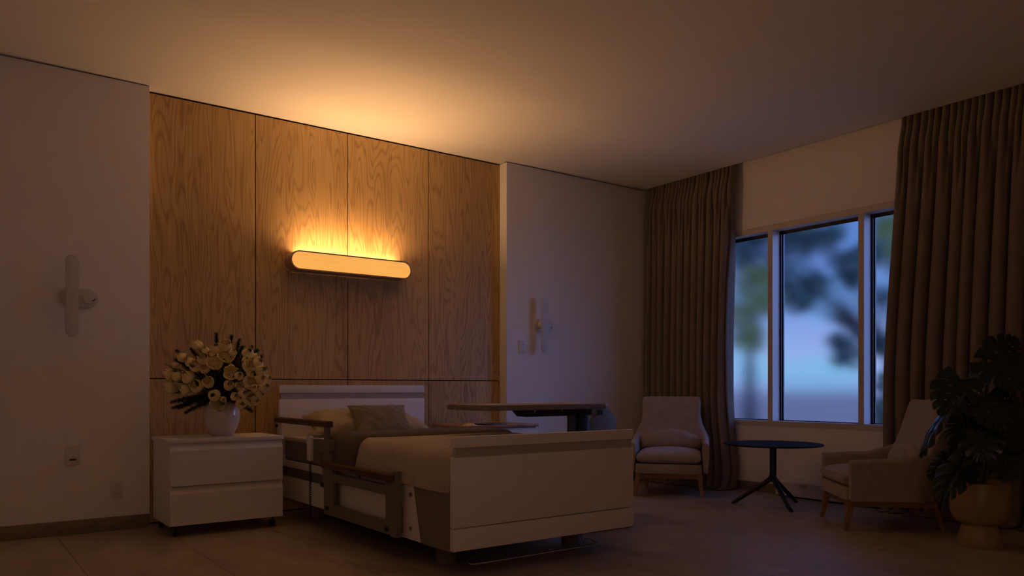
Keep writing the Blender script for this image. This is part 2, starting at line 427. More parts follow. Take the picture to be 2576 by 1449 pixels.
# ------------------------------------------------------------------ sconces, switches, sockets
def sconce(x, label):
    t = thing('reading_light', label, 'wall light', (x, YB, 1.538), 0, 'paired reading lights beside the wood niche')
    y = YB
    put('base_plate', MB().prism(pill(x, 1.538, .112, .063), y - .016, y - .0005, 'y', .003), M['sconce'], t)
    a = MB(); a.cyl((x - .044, y - .015, 1.541), (x - .044, y - .050, 1.541), .034, .033, 32); a.lathe([(.033, 0), (.030, .006), (.02, .010), (.002, .012)], 32, Matrix.Translation((x - .044, y - .05, 1.541)) @ rot('X', 90))
    a.cyl((x - .044, y - .055, 1.541), (x - .044, y - .078, 1.541), .012)
    put('arm', a, M['sconce'], t)
    k = MB(); k.cyl((x + .056, y - .015, 1.537), (x + .056, y - .026, 1.537), .036, .035, 36)
    kn = put('dial', k, M['sconce'], t)
    put('pointer', MB().box(-.004, .022, -.003, .003, -.0035, .0035, .001, 1, Matrix.Translation((x + .075, y - .024, 1.520)) @ rot('Y', -35)), M['slot'], kn)
    put('light_bar', MB().prism(pill(x - .050, 1.540, .037, .262), y - .094, y - .076, 'y', .003), M['sconce'], t)
    return t
sconce(.729, 'white bar reading light on the wall above the blank plate, beside the bouquet')
sconce(4.597, 'white bar reading light on the wall beside the five-key switch')
t = thing('light_switch', 'five-key light switch on the wall next to the reading light', 'switch', (4.347, YB, 1.335))
put('plate', MB().box(4.309, 4.385, YB - .010, YB - .0005, 1.277, 1.394, .003), M['plate'], t)
for k in range(5):
    z = 1.377 - k * .0205
    put('key', MB().box(4.321, 4.373, YB - .0125, YB - .0095, z - .0085, z + .0085, .0012, 1), M['plate'], t)
    put('key_mark', MB().box(4.329 + .001 * k, 4.366 - .002 * k, YB - .0131, YB - .0124, z - .0018, z + .0018), M['slot'], t)
t = thing('night_light', 'beige wall plate with a short dark slot, above the power socket', 'wall plate', (.692, YB, .513))
put('plate', MB().box(.653, .732, YB - .009, YB - .0005, .450, .577, .004), M['plate'], t)
put('slot', MB().prism(pill(.692, .484, .021, .006), YB - .0098, YB - .0085, 'y'), M['slot'], t)
t = thing('power_socket', 'white double power socket low on the wall near the stone skirting', 'socket', (.95, YB, .27))
put('plate', MB().box(.914, .986, YB - .008, YB - .0005, .213, .328, .004), M['plate'], t)
for zc in (.295, .246):
    r = put('receptacle', MB().prism(pill(.95, zc, .017, .0155), YB - .0098, YB - .0075, 'y', .001, 1), M['plate'], t)
    s = MB(); s.box(.942, .9445, YB - .0104, YB - .0095, zc - .002, zc + .008); s.box(.955, .9575, YB - .0104, YB - .0095, zc - .001, zc + .008); s.cyl((.95, YB - .0095, zc - .007), (.95, YB - .0104, zc - .007), .0026, None, 12)
    put('slots', s, M['slot'], r)

# ------------------------------------------------------------------ bedside cabinets
def castor(x, y, t, h=.066):
    c = MB(); c.cyl((x, y, .045), (x, y, h + .008), .006, None, 12); c.box(x - .014, x + .014, y - .012, y + .010, .030, .052, .005)
    o = put('castor', c, M['black'], t)
    w = MB(); 
    for dx in (-.013, .004): w.cyl((x + dx, y + .006, .0205), (x + dx + .009, y + .006, .0205), .0205, None, 20)
    put('wheel', w, M['rubber'], o)
def cabinet(x0, x1, y0, y1, zt, label, top, edge):
    t = thing('bedside_cabinet', label, 'cabinet', ((x0 + x1) / 2, (y0 + y1) / 2, 0), 0, 'bedside cabinets either side of the bed')
    b = MB(); zb = .069
    b.box(x0, x0 + .018, y0, y1, zb, zt - .022, .0015, 1); b.box(x1 - .018, x1, y0, y1, zb, zt - .022, .0015, 1)
    b.box(x0 + .018, x1 - .018, y0 + .02, y1, zb, zb + .018); b.box(x0 + .018, x1 - .018, y1 - .012, y1, zb + .018, zt - .022)
    b.box(x0 + .018, x1 - .018, y0 + .03, y1 - .012, zt - .04, zt - .022); b.box(x0 + .018, x1 - .018, y0 + .03, y1 - .012, .325, .34)
    put('body', b, M['laminate'], t)
    tp = MB(); tp.box(x0 - .010, x1 + .010, y0 - .014, y1 + .014, zt - .022, zt, edge, 2)
    if top != M['cabtop']:
        tp.box(x0 - .002, x1 + .002, y0 - .006, y1 + .004, zt - .028, zt - .0215)
    put('top', tp, top, t)
    for za, zc in ((.3235, zt - .030), (.072, .3185)):
        d = MB(); gz = zc - .045
        d.box(x0 + .001, x1 - .001, y0 - .018, y0 - .0005, za, gz, .0015, 1)
        dr = put('drawer', d, M['laminate'], t)
        # slanted finger lip set back along the drawer's upper edge
        put('grip_lip', MB().prism([(y0 - .018, gz + .0005), (y0 + .010, zc), (y0 + .022, zc), (y0 + .022, gz + .0005)], x0 + .001, x1 - .001, 'x'), M['laminate'], dr)
    for x in (x0 + .04, x1 - .055):
        for y in (y0 + .035, y1 - .045): castor(x, y, t)
    return t
cabinet(1.168, 1.897, 5.262, 5.715, .622, 'off-white two-drawer cabinet on castors carrying the tulip vase', M['laminate'], .003)
cabinet(3.376, 4.098, 5.225, 5.715, .646, 'bedside cabinet with a wooden top behind the overbed table', M['cabtop'], .006)
def fr_(u): return u
pm = MB()
pm.grid(lambda u, v: (3.405 + .10 * u + .03 * math.sin(v * PI) * 0, 5.29 + .055 * (v - .5) * (1 - .35 * abs(2 * u - 1)) * 2 - .012 * u, .6465 + .022 * (math.sin(PI * min(1, u * 1.05)) ** .6) * math.sin(PI * v) ** .5), 24, 14)
pm.box(3.412, 3.498, 5.262, 5.316, .6462, .650, .0015, 1)
tag(put('handset', pm, M['cream']), 'small cream curved handset on the wooden cabinet top', 'handset')
tb = MB(); tb.box(-.115, .115, -.075, .075, 0, .010, .003, 2, Matrix.Translation((3.69, 5.33, .6462)) @ rot('Z', 4))
tbo = tag(put('tablet', tb, M['black']), 'flat black tablet lying on the wooden cabinet top', 'tablet')

# ------------------------------------------------------------------ the bed
bed = thing('hospital_bed', 'off-white adjustable hospital bed with wooden handrails on its side', 'bed', (2.66, 4.5, 0))
HX0, HX1 = 2.044, 3.284
def endboard(name, y0, y1, ztop, z1, z2, zlow, groove=None, face=-1):
    b = MB()
    b.box(HX0, HX1, y0, y1, z1, ztop, .003)
    if groove:
        b.box(HX0, HX1, y0, y1, groove + .0024, z2, .003); b.box(HX0, HX1, y0, y1, zlow, groove - .0024, .003)
        b.box(HX0 + .01, HX1 - .004, y0 + .022, y1 - .006, groove - .01, groove + .01)
    else: b.box(HX0, HX1, y0, y1, zlow, z2, .003)
    o = put(name, b, M['laminate'], bed)
    put('inset_band', MB().box(HX0 + .012, HX1 - .012, y0 + .007, y1 - .007, z2 - .004, z1 + .004), M['greyband'], o)
    return o
endboard('headboard', 5.722, 5.760, .972, .912, .865, .30)
endboard('footboard', 3.270, 3.308, .707, .652, .603, .138, .2516)
XS = 2.062                                                           # outer face of the bed's near side
put('mattress_deck', MB().box(2.095, 3.235, 3.312, 5.720, .24, .415, .004), M['darkstrip'], bed)
sp = MB(); sp.box(XS, XS + .018, 3.312, 4.80, .125, .420, .002, 1); sp.box(XS, XS + .018, 4.80, 5.720, .140, .304, .002, 1)
sp.box(XS, XS + .018, 4.80, 5.720, .370, .420, .002, 1)
side = put('side_panel', sp, M['laminate'], bed)
put('side_strip', MB().box(XS - .002, XS + .016, 4.72, 5.720, .3045, .3695, .001, 1), M['darkstrip'], bed)
put('side_panel', MB().box(3.235, 3.253, 3.312, 5.720, .125, .420, .002, 1), M['laminate'], bed)
wp = [(3.310, .125), (3.624, .125), (3.705, .4215), (3.310, .4215)]
put('corner_cover', MB().prism(wp, XS - .004, XS + .010, 'x', .001, 1), M['wedge'], bed, label='taupe slanted corner cover')
for z in (.371, .186):
    put('bolt', MB().cyl((XS - .006, 3.738, z), (XS + .001, 3.738, z), .0125, None, 20), M['rail'], bed)
for x in (2.222, 3.112):
    put('leg', MB().lathe([(.052, 0), (.055, .004), (.055, .25)], 36, Matrix.Translation((x, 3.635, 0))), M['wedge'], bed)
for x in (2.175, 3.15):
    l = MB(); l.prism([(x - .016, 0.0), (x + .016, 0.0), (x + .03, .26), (x - .03, .26)], 5.33, 5.37, 'y', .002, 1); l.box(x + .03, x + .07, 5.30, 5.40, .10, .26, .004)
    put('leg', l, M['wedge'], bed)
pb = [(2.255, 3.36, .138), (2.262, 3.385, .120), (2.288, 3.440, .060), (2.285, 3.458, .051), (2.25, 3.450, .049), (2.222, 3.425, .049), (2.205, 3.39, .049), (2.190, 3.345, .049), (2.196, 3.328, .049), (2.215, 3.322, .049),
      (2.64, 3.328, .049), (3.03, 3.330, .049), (3.055, 3.336, .049), (3.066, 3.352, .049), (3.094, 3.41, .049), (3.108, 3.437, .050), (3.095, 3.458, .052), (3.066, 3.462, .054), (3.035, 3.440, .066), (2.975, 3.395, .120), (2.968, 3.375, .138)]
put('foot_pedal_bar', MB().tube(pb, .0055, 10), M['chrome'], bed)
# near side rails: head half raised, foot half lowered
R0, R1 = 2.006, 2.034
def handrail(y0, y1, xc, zc, par):
    prof = [(-.026, -.012), (-.022, -.020), (.022, -.020), (.026, -.012), (.026, -.004), (.022, 0.001), (.026, .006), (.026, .013), (.018, .020), (-.018, .020), (-.026, .013), (-.026, .006), (-.022, 0.001), (-.026, -.004)]
    b = MB(); b.prism([(xc + a, zc + z) for a, z in prof], y0, y1, 'y', .003, 2)
    return put('handrail', b, M['handrail'], par)
def knob(y, z, par, x=R0):
    b = MB(); b.cyl((x - .014, y, z), (x + .002, y, z), .013, .0145, 6)
    put('knob', b, M['rubber'], par)
u = MB()
u.box(R0, R1, 4.755, 4.800, .585, .706, .002, 1)                     # upright carrying the handrail
u.box(R0 - .002, R1 + .004, 4.700, 4.965, .535, .612, .002, 1)       # folded bracket
u.box(R0 + .001, R1 - .001, 4.700, 4.815, .4365, .545, .002, 1)
u.box(R0 + .003, R1 - .001, 4.801, 4.830, .30, .545, .002, 1)
u.box(R1 - .004, XS, 4.71, 4.80, .34, .41)
ur = put('side_rail', u, M['rail'], bed, label='raised side rail at the pillow end')
handrail(4.735, 5.700, 2.018, .716, ur)
ep = MB(); ep.box(R0 + .004, R1 - .002, 5.640, 5.690, .425, .698, .002, 1); ep.box(R1 - .004, XS, 5.645, 5.685, .40, .46)
e2 = put('end_post', ep, M['white'], ur)
knob(5.675, .672, ur, R0 + .004); knob(4.815, .322, ur)
lo = MB()
lo.box(R0, R1, 4.655, 4.800, .135, .436, .002, 1); lo.box(R0, R1, 3.805, 3.932, .135, .425, .002, 1)
lo.box(R0, R1, 3.93, 4.66, .352, .408, .002, 1); lo.box(R0, R1, 3.93, 4.66, .135, .206, .002, 1)
lo.box(R0 - .004, R1 + .004, 3.800, 3.862, .130, .492, .002, 1)
lo.box(R1 - .004, XS, 3.83, 3.90, .15, .30); lo.box(R1 - .004, XS, 4.68, 4.76, .15, .30)
lr = put('side_rail', lo, M['rail'], bed, label='lowered side rail at the foot end')
handrail(3.815, 4.775, 2.004, .456, lr)
for y in (3.87, 4.30, 4.735): put('handrail_bracket', MB().box(2.008, 2.026, y - .012, y + .012, .405, .440, .001, 1), M['rail'], lr)
knob(4.735, .178, lr); knob(3.905, .165, lr)

mt = MB(); mt.box(2.072, 3.248, 3.325, 5.705, .418, .588, .035, 4)
tag(put('mattress', mt, M['mattress']), 'thick grey mattress lying on the hospital bed', 'mattress')
ms = MB(); ms.box(2.066, 3.254, 4.50, 5.712, .560, .595, .016, 4)
tag(put('bed_sheet', ms, M['sheet']), 'pale sheet stretched over the mattress under the pillows', 'sheet')
# duvet draped over the mattress
def drape(off, zt, zside, y0, y1, endround=0.05, wr=.006, seed=0.0):
    path = []
    xl, xr = 2.058 - off, 3.262 + off; r = .085
    path += [(xl - .012, zside), (xl - .010, zside + .03), (xl - .006, .50), (xl, zt - r)]
    for k in range(1, 9):
        a = PI - PI / 2 * k / 8; path.append((xl + r + r * math.cos(a), zt - r + r * math.sin(a)))
    for k in range(1, 14): path.append((lerp(xl + r, xr - r, k / 14), zt))
    for k in range(0, 9):
        a = PI / 2 - PI / 2 * k / 8; path.append((xr - r + r * math.cos(a), zt - r + r * math.sin(a)))
    path += [(xr + .006, .50), (xr + .010, zside + .03), (xr + .012, zside)]
    # resample evenly
    seg = [math.dist(a, b) for a, b in zip(path, path[1:])]; T_ = sum(seg)
    def at(u):
        s = u * T_
        for (a, b), L in zip(zip(path, path[1:]), seg):
            if s <= L or (a, b) == (path[-2], path[-1]):
                k = min(1, s / L) if L else 0; return a[0] + (b[0] - a[0]) * k, a[1] + (b[1] - a[1]) * k
            s -= L
    def fn(u, v):
        x, z = at(u); y = lerp(y0, y1, v)
        cx = 2.66; top = 1 if z > zt - .03 else 0
        n = mnoise.noise(Vector((x * 2.2, y * 5.0, seed))) + .5 * mnoise.noise(Vector((x * 5, y * 11.0, seed + 4)))
        side_ = sstep(zt - .04, zt - .16, z)
        n2 = mnoise.noise(Vector((0.3, y * 7.5, seed + 9))) + .6 * mnoise.noise(Vector((z * 2, y * 17, seed + 2)))
        z2 = z + wr * n * (1 - side_) - .012 * side_ * mnoise.noise(Vector((seed, y * 3, 1)))
        x2 = x + (-1 if x < cx else 1) * side_ * .008 * (1 + n2)
        e = min(v, 1 - v) * (y1 - y0)                               # edges roll down
        k = max(0, 1 - e / endround)
        z2 -= (.030 * k * k) * (1 - side_); 
        return (x2, y, z2)
    b = MB(); b.grid(fn, 120, 90, thick=.014)
    return b
dv = thing('duvet', 'taupe duvet spread over the bed with its dark end folded back', 'duvet', (2.66, 4.1, .60))
put('cover', drape(0.0, .642, .425, 3.318, 4.62, .05, .007, 3.0), M['duvet'], dv)
put('folded_end', drape(.016, .664, .440, 4.385, 4.875, .07, .005, 8.0), M['fold'], dv, label='dark turned-back end of the duvet')

# pillows
def pillow(name, label, w, d, h, mtx, mat, sag=0.0, seed=0.0, group=None, pinch=.10):
    def fn(sgn):
        def f(u, v):
            a = 2 * u - 1; b = 2 * v - 1
            px = a * (w / 2) * (1 - pinch * (1 - b * b) * abs(a) ** 3 * .6 + .02 * b * b)
            py = b * (d / 2) * (1 - pinch * (1 - a * a) * abs(b) ** 3 * .6 + .02 * a * a)
            k = max(0, (1 - abs(a) ** 2.6)) ** .55 * max(0, (1 - abs(b) ** 2.6)) ** .55
            z = sgn * h / 2 * k
            n = mnoise.noise(Vector((px * 7 + seed, py * 7, sgn * 2 + seed))) + .5 * mnoise.noise(Vector((px * 17, py * 15 + seed, sgn)))
            cr = math.sin(18 * (abs(a) - abs(b)) + seed) * (abs(a * b)) ** .8
            z += (n * .012 + cr * .006) * (k ** .5) * (1 if sgn > 0 else .3)
            if sgn < 0: z *= .75
            z -= sag * a * a * .5
            return (px, py, z)
        return f
    b = MB(); b.grid(fn(1), 56, 44, mtx=mtx); b.grid(fn(-1), 56, 44, mtx=mtx)
    bmesh.ops.remove_doubles(b.bm, verts=b.bm.verts, dist=2e-4); bmesh.ops.recalc_face_normals(b.bm, faces=b.bm.faces)
    o = put(name, b, mat)
    return tag(o, label, 'pillow' if name == 'pillow' else 'cushion', group)
def TR(x, y, z, rx=0, ry=0, rz=0): return Matrix.Translation((x, y, z)) @ rot('Z', rz) @ rot('Y', ry) @ rot('X', rx)
pillow('pillow', 'plump linen pillow on the near side of the bed, beside the raised rail', .52, .42, .19, TR(2.42, 5.42, .688, 13, 0, -6), M['pillow'], seed=1.3, group='linen pillows against the headboard')
pillow('pillow', 'linen pillow on the window side of the bed, behind the velvet cushion', .54, .42, .17, TR(2.800, 5.44, .686, 14, 3, 4), M['pillow'], seed=5.7, group='linen pillows against the headboard')
pillow('cushion', 'grey velvet cushion leaning in front of the two linen pillows', .44, .34, .13, TR(2.615, 5.185, .705, 42, 0, -8), M['velvet'], seed=9.1, pinch=.14)
# bed control hanging from the rail bracket
hc = thing('bed_remote', 'white handset with a coiled black cord hanging on the bed rail', 'remote control', (1.994, 4.985, .55))
hb = MB(); hb.prism([(4.962, .466), (5.008, .470), (5.018, .615), (5.012, .628), (4.965, .632), (4.953, .618)], 1.975, 2.002, 'x', .005, 3)
hb.box(1.995, 2.012, 4.962, 5.000, .590, .606, .002, 1)
put('handset_body', hb, M['white'], hc)
cp = []
for i in range(24 * 16 + 1):
    a = i / 16; z = .440 - .318 * i / (24 * 16)
    cp.append((1.990 + .007 * math.cos(2 * PI * a), 4.985 + .011 * math.sin(2 * PI * a), z))
cp = [(1.990, 4.985, .470), (1.992, 4.985, .452)] + cp
for i in range(1, 97):
    t_ = i / 96; a = i / 8
    # the loose end loops close to the floor and goes back up under the bed
    cy = 4.985 - .075 * t_ + 0; cx = 1.990 + .10 * t_; zz = .122 - .24 * t_ + .21 * t_ * t_ * 1.15
    cp.append((cx + .006 * math.cos(2 * PI * a), cy + .010 * math.sin(2 * PI * a), max(.012, zz)))
put('coiled_cord', MB().tube(cp, .0026, 6), M['rubber'], hc)

# ------------------------------------------------------------------ overbed table
ob = thing('overbed_table', 'grey overbed table with a black column, reaching over the foot of the bed', 'overbed table', (3.42, 4.185, 0))
def rrect(x0, x1, y0, y1, r, n=8):
    p = []
    for cx, cy, a0 in ((x1 - r, y1 - r, 0), (x0 + r, y1 - r, 90), (x0 + r, y0 + r, 180), (x1 - r, y0 + r, 270)):
        for k in range(n + 1):
            a = math.radians(a0 + 90 * k / n); p.append((cx + r * math.cos(a), cy + r * math.sin(a)))
    return p
tp = put('table_top', MB().prism(rrect(2.688, 3.742, 3.945, 4.425, .055), .808, .842, 'z', .004, 2), M['tabl_edge'], ob)
put('tray_inlay', MB().prism(rrect(2.728, 3.702, 3.985, 4.385, .035), .8419, .8432, 'z'), M['pillow'], tp)
put('support_beam', MB().prism([(3.105, .808), (3.745, .808), (3.725, .757), (3.155, .757)], 4.13, 4.25, 'y', .003, 1), M['black'], ob)
for x in (3.215, 3.455, 3.69):
    put('bolt', MB().cyl((x, 4.124, .795), (x, 4.131, .795), .008, None, 14), M['chrome'], ob)
put('column', MB().box(3.652, 3.745, 4.170, 4.212, .045, .758, .004), M['black'], ob)
put('rear_column', MB().box(3.605, 3.70, 4.235, 4.252, .06, .808, .003, 1), M['rail'], ob)
cpts = [(3.845, .806), (3.97, .806), (4.045, .782), (4.085, .745), (4.100, .690), (4.104, .62), (4.104, .06), (3.765, .06), (3.765, .700), (3.795, .702), (3.832, .716), (3.860, .748)]
put('side_frame', MB().prism(cpts, 4.262, 4.296, 'y', .006, 2), M['rail'], ob)
put('hinge', MB().box(3.905, 3.958, 4.256, 4.264, .752, .790, .002, 1), M['black'], ob)
bs = MB(); bs.box(3.44, 3.82, 3.80, 3.86, .028, .062, .01); bs.box(3.44, 3.82, 4.46, 4.52, .028, .062, .01); bs.box(3.56, 3.80, 3.86, 4.46, .03, .062, .006)
put('base', bs, M['rail'], ob)
for x in (3.47, 3.79):
    for y in (3.83, 4.49):
        c = MB(); c.box(x - .025, x + .025, y - .02, y + .02, .0, .03, .008)
        put('castor', c, M['rubber'], ob)

# ------------------------------------------------------------------ armchairs
def cushion(mb, x0, x1, y0, y1, z0, z1, dome, p=7.0, e=.32, warp=None):
    cx, cy, cz = (x0 + x1) / 2, (y0 + y1) / 2, (z0 + z1) / 2
    def f(sgn):
        def g(u, v):
            a = math.sin((2 * u - 1) * PI / 2); b = math.sin((2 * v - 1) * PI / 2)
            k = max(0, 1 - abs(a) ** p) ** e * max(0, 1 - abs(b) ** p) ** e
            z = cz + sgn * (z1 - z0) / 2 * k
            if sgn > 0: z += dome * (1 - a * a) * (1 - b * b)
            pt = (cx + a * (x1 - x0) / 2, cy + b * (y1 - y0) / 2, z)
            return warp(*pt) if warp else pt
        return g
    mb.grid(f(1), 40, 40); mb.grid(f(-1), 40, 40)
    bmesh.ops.remove_doubles(mb.bm, verts=mb.bm.verts, dist=1e-4); bmesh.ops.recalc_face_normals(mb.bm, faces=mb.bm.faces)

def armchair(loc, rz, label):
    t = thing('armchair', label, 'armchair', loc, rz, 'taupe armchairs either side of the round table')
    def bend(x, y, z):
        bk = sstep(.06, -.27, x)
        x2 = x - .205 * bk * max(0.0, (z - .22) / .65)
        y2 = y * (1 - .165 * sstep(.47, .66, z) + .02 * sstep(.66, .9, z))
        return (x2, y2, z)
    # upholstered shell: arms and back in one sweep
    path = []
    W, XF, XB, R = .345, .302, -.262, .15
    for k in range(22): path.append((lerp(XF, XB + R, k / 21), W, 0.0, 1.0))
    for k in range(1, 12):
        a = PI / 2 + PI / 2 * k / 12; path.append((XB + R + R * math.cos(a), W - R + R * math.sin(a), math.cos(a), math.sin(a)))
    n0 = 12
    for k in range(n0 + 1): path.append((XB, lerp(W - R, 0, k / n0), -1.0, 0.0))
    path += [(x, -y, nx, -ny) for x, y, nx, ny in path[-2::-1]]
    n = len(path)
    def top(x):
        return .474 + .010 * sstep(.3, .05, x) + .060 * sstep(.02, -.17, x) + .326 * sstep(-.125, -.245, x)
    TK = .060
    def fn(u, v):
        i = min(n - 1, int(round(u * (n - 1)))); x, y, nx, ny = path[i]
        h = top(x)
        zb = .203 + .0 * x; k = v
        if k < .42: o, z = 0.0, lerp(zb, h - TK / 2, k / .42)
        elif k < .58:
            a = PI * (k - .42) / .16; o, z = -TK / 2 + TK / 2 * math.cos(a), h - TK / 2 + TK / 2 * math.sin(a)
        else: o, z = -TK, lerp(h - TK / 2, zb + .02, (k - .58) / .42)
        o -= .018 * sstep(.40, .20, z) * (1 if o > -TK / 2 else -1) * .6
        return bend(x + nx * o, y + ny * o, z)
    mb = MB(); mb.grid(fn, n, 51)
    bm = mb.bm; bm.verts.ensure_lookup_table()
    for i in (0, n - 1):
        loop = [bm.verts[i * 51 + j] for j in range(51)]
        try: bm.faces.new(loop if i == 0 else loop[::-1])
        except ValueError: pass
    bmesh.ops.recalc_face_normals(bm, faces=bm.faces)
    put('shell', mb, M['chair'], t, local=True, angle=50)
    sb = MB(); sb.prism(rrect(-.245, .326, -.284, .284, .025, 5), .203, .286, 'z', .008, 2)
    put('seat_base', sb, M['chair'], t, local=True)
    sc = MB(); cushion(sc, -.215, .332, -.276, .276, .286, .392, .030)
    put('seat_cushion', sc, M['chair'], t, local=True)
    lb = MB()
    def wl(x, y, z):                                                 # local (height, width, bulge) -> lumbar pad
        zz = x - .085 * (y / .28) ** 2 * sstep(.40, .58, x)
        return bend(-.185 + (z - .0) + .05 * (y / .28) ** 2 * 0, y, zz) if False else (-.172 - .17 * (zz - .40) + z, y * (1 - .04 * sstep(.45, .6, zz)), zz)
    cushion(lb, .395, .570, -.274, .274, -.03, .055, .025, 5.0, .4, wl)
    put('lumbar_cushion', lb, M['chair'], t, local=True)
    bp = MB()
    def wb_(x, y, z):
        return (-.196 - .315 * (x - .42) + z + .022 * (y / .29) ** 2, y * (1 - .105 * sstep(.50, .68, x) + .02 * sstep(.66, .9, x) - .07 * sstep(.815, .880, x) ** 2), x)
    cushion(bp, .43, .868, -.298, .298, -.03, .034, .010, 9.0, .32, wb_)
    put('back_cushion', bp, M['chair'], t, local=True)
    w = MB()
    w.box(.255, .285, -.27, .27, .158, .203, .003, 1)
    for s in (-1, 1): w.prism([(-.275, .155), (.28, .162), (.28, .203), (-.262, .196)], s * .262 - .013, s * .262 + .013, 'y', .003, 1)
    w.box(-.235, -.205, -.25, .25, .158, .200, .003, 1)
    put('frame', w, M['chairwood'], t, local=True)
    for s in (-1, 1):
        l = MB(); q = [(.286, s * .268), (.318, s * .290)]
        def leg(p0, p1, z0, z1, a0, a1):
            b = bmesh.new(); ring = []
            for (px, py), z, a in ((p0, z0, a0), (p1, z1, a1)):
                ring.append([b.verts.new((px + dx * a, py + dy * a, z)) for dx, dy in ((-1, -1), (1, -1), (1, 1), (-1, 1))])
            for i in range(4): b.faces.new((ring[0][i], ring[0][(i + 1) % 4], ring[1][(i + 1) % 4], ring[1][i]))
            b.faces.new(ring[0][::-1]); b.faces.new(ring[1])
            bmesh.ops.recalc_face_normals(b, faces=b.faces)
            bmesh.ops.bevel(b, geom=list(b.edges), offset=.004, segments=2, affect='EDGES'); return b
        put('leg', MB()._merge(leg((.316, s * .287), (.280, s * .262), 0, .205, .013, .023)), M['chairwood'], t, local=True)
        put('leg', MB()._merge(leg((-.318, s * .226), (-.215, s * .250), 0, .30, .013, .021)), M['chairwood'], t, local=True)
    return t
armchair((5.338, 4.853, 0), math.radians(-140.1), 'taupe armchair facing the room from the corner, beyond the bed and overbed table')
armchair((5.285, 2.859, 0), math.radians(137.2), 'taupe armchair seen from its side, between the round table and the monstera')

# ------------------------------------------------------------------ round table
rt = thing('side_table', 'low round black table on three splayed legs under the window', 'table', (5.413, 3.820, 0))
put('table_top', MB().lathe([(0.001, .490), (.372, .490), (.380, .492), (.384, .4965), (.382, .501), (.378, .503), (.001, .503)], 96), M['tabletop'], rt, local=True, angle=25)
pc = MB(); pc.lathe([(.026, .205), (.0265, .22), (.0265, .475), (.034, .484), (.07, .4895)], 32); pc.lathe([(.001, .19), (.018, .195), (.026, .206)], 32, cap=False)
put('column', pc, M['black'], rt, local=True)
for dx, dy in ((-.149, .281), (-.165, -.280), (.313, -.002)):
    L = math.hypot(dx, dy); ux, uy = dx / L, dy / L
    pts = [(ux * .004, uy * .004, .285), (ux * .008, uy * .008, .25), (ux * .016, uy * .016, .228), (ux * .034, uy * .034, .206), (ux * .062, uy * .062, .184), (ux * .11, uy * .11, .150), (ux * .20, uy * .20, .086), (ux * .285, uy * .285, .027), (ux * (L - .012), uy * (L - .012), .014)]
    b = MB(); b.tube(pts, [.018, .019, .0195, .0195, .0190, .018, .0165, .0155, .014], 16)
    b.lathe([(.013, 0), (.016, .003), (.016, .010), (.012, .016)], 20, Matrix.Translation((ux * (L - .004), uy * (L - .004), 0)))
    put('leg', b, M['black'], rt, local=True)

# ------------------------------------------------------------------ curtains
def curtain(name, label, ya, yb, N, seed, edge):
    """ya, yb: functions of height giving the two side edges"""
    Z1 = 3.115
    def fn(u, v):
        s = u; z = Z1 * max(0.0, (v - .06) / .94)
        nz = lambda a, b, c=0.0: mnoise.noise(Vector((a + seed, b, c)))
        ph = 2 * PI * (N * s + .22 * nz(s * N * .6, 0.0) + .10 * nz(s * N * .5, z * .5, 3))
        A = .036 * (1 + .35 * nz(s * N * .7, 5.0)) * lerp(1.1, .85, sstep(.2, 2.6, z))
        pitch = (yb(z) - ya(z)) / N
        top = sstep(2.2, 2.98, z)
        def fold(ph_, colw, bulge, deep):
            """round column then a narrow deep valley, per turn of ph_: (depth towards the wall, shift along the rail)"""
            k = math.floor(ph_); q = ph_ - k
            w = colw + .12 * nz(k * 1.7, 21.0)
            if q < w:
                t_ = q / w; return -bulge * math.sin(PI * t_) ** .75, (.84 - w) * (t_ - .5) * .92
            t_ = (q - w) / (1 - w); return deep * math.sin(PI * t_) ** .8, (.84 - w) * (.5 - t_) * .92
        turns = ph / (2 * PI)
        fx, fy = fold(turns, .53, A, .110 * (1 + .3 * nz(s * N * .9, 15.0))); fy *= pitch
        tx, ty = fold(turns * 2 + .5 * nz(s * N, 9.0), .55, .022, .042); ty *= pitch * .5
        x = lerp(5.935, 5.985, sstep(2.75, 3.02, z)) + lerp(fx, tx, top)
        x = lerp(x, x - .012, sstep(2.9, 1.0, z))
        y = lerp(ya(z), yb(z), s) + lerp(fy, ty, top) + .012 * nz(s * 5, z * .7, 7)
        # the hem breaks on the floor
        k = max(0.0, 1 - z / .22)
        x -= .045 * k * k * (1 + 1.2 * nz(s * N * .9, 2.0))
        y += .02 * k * nz(s * N * 1.3, 4.0)
        if v < .06:
            q = 1 - v / .06
            x -= q * (.07 + .07 * nz(s * N * 1.1, 1.0)); y += q * .03 * nz(s * N * 1.6, 6.0)
            z = .010 + .055 * max(0, nz(s * N * 2.2, q * 1.5, 2)) * math.sin(PI * min(1, q * .9 + .1)) + (1 - q) * .006
        else: z = max(z, .014)
        return (min(x, 6.066), y, z)
    b = MB(); b.grid(fn, int(N * 36), 70)
    o = put(name, b, M['curtain'], angle=70)
    sm_ = o.modifiers.new('cloth_thickness', 'SOLIDIFY'); sm_.thickness = .002; sm_.offset = 0
    return tag(o, label, 'curtain', 'floor-length curtains at the window')
curtain('curtain', 'floor-length taupe curtain in the room corner behind the armchair', lambda z: 5.715, lambda z: 4.648 + .035 * sstep(3.0, 1.2, z) - .07 * sstep(.9, 0, z), 12, 2.0, 1)
curtain('curtain', 'wide floor-length taupe curtain on the monstera side of the window', lambda z: 3.065 + .095 * sstep(2.95, .9, z), lambda z: 1.25, 18, 31.0, 1)

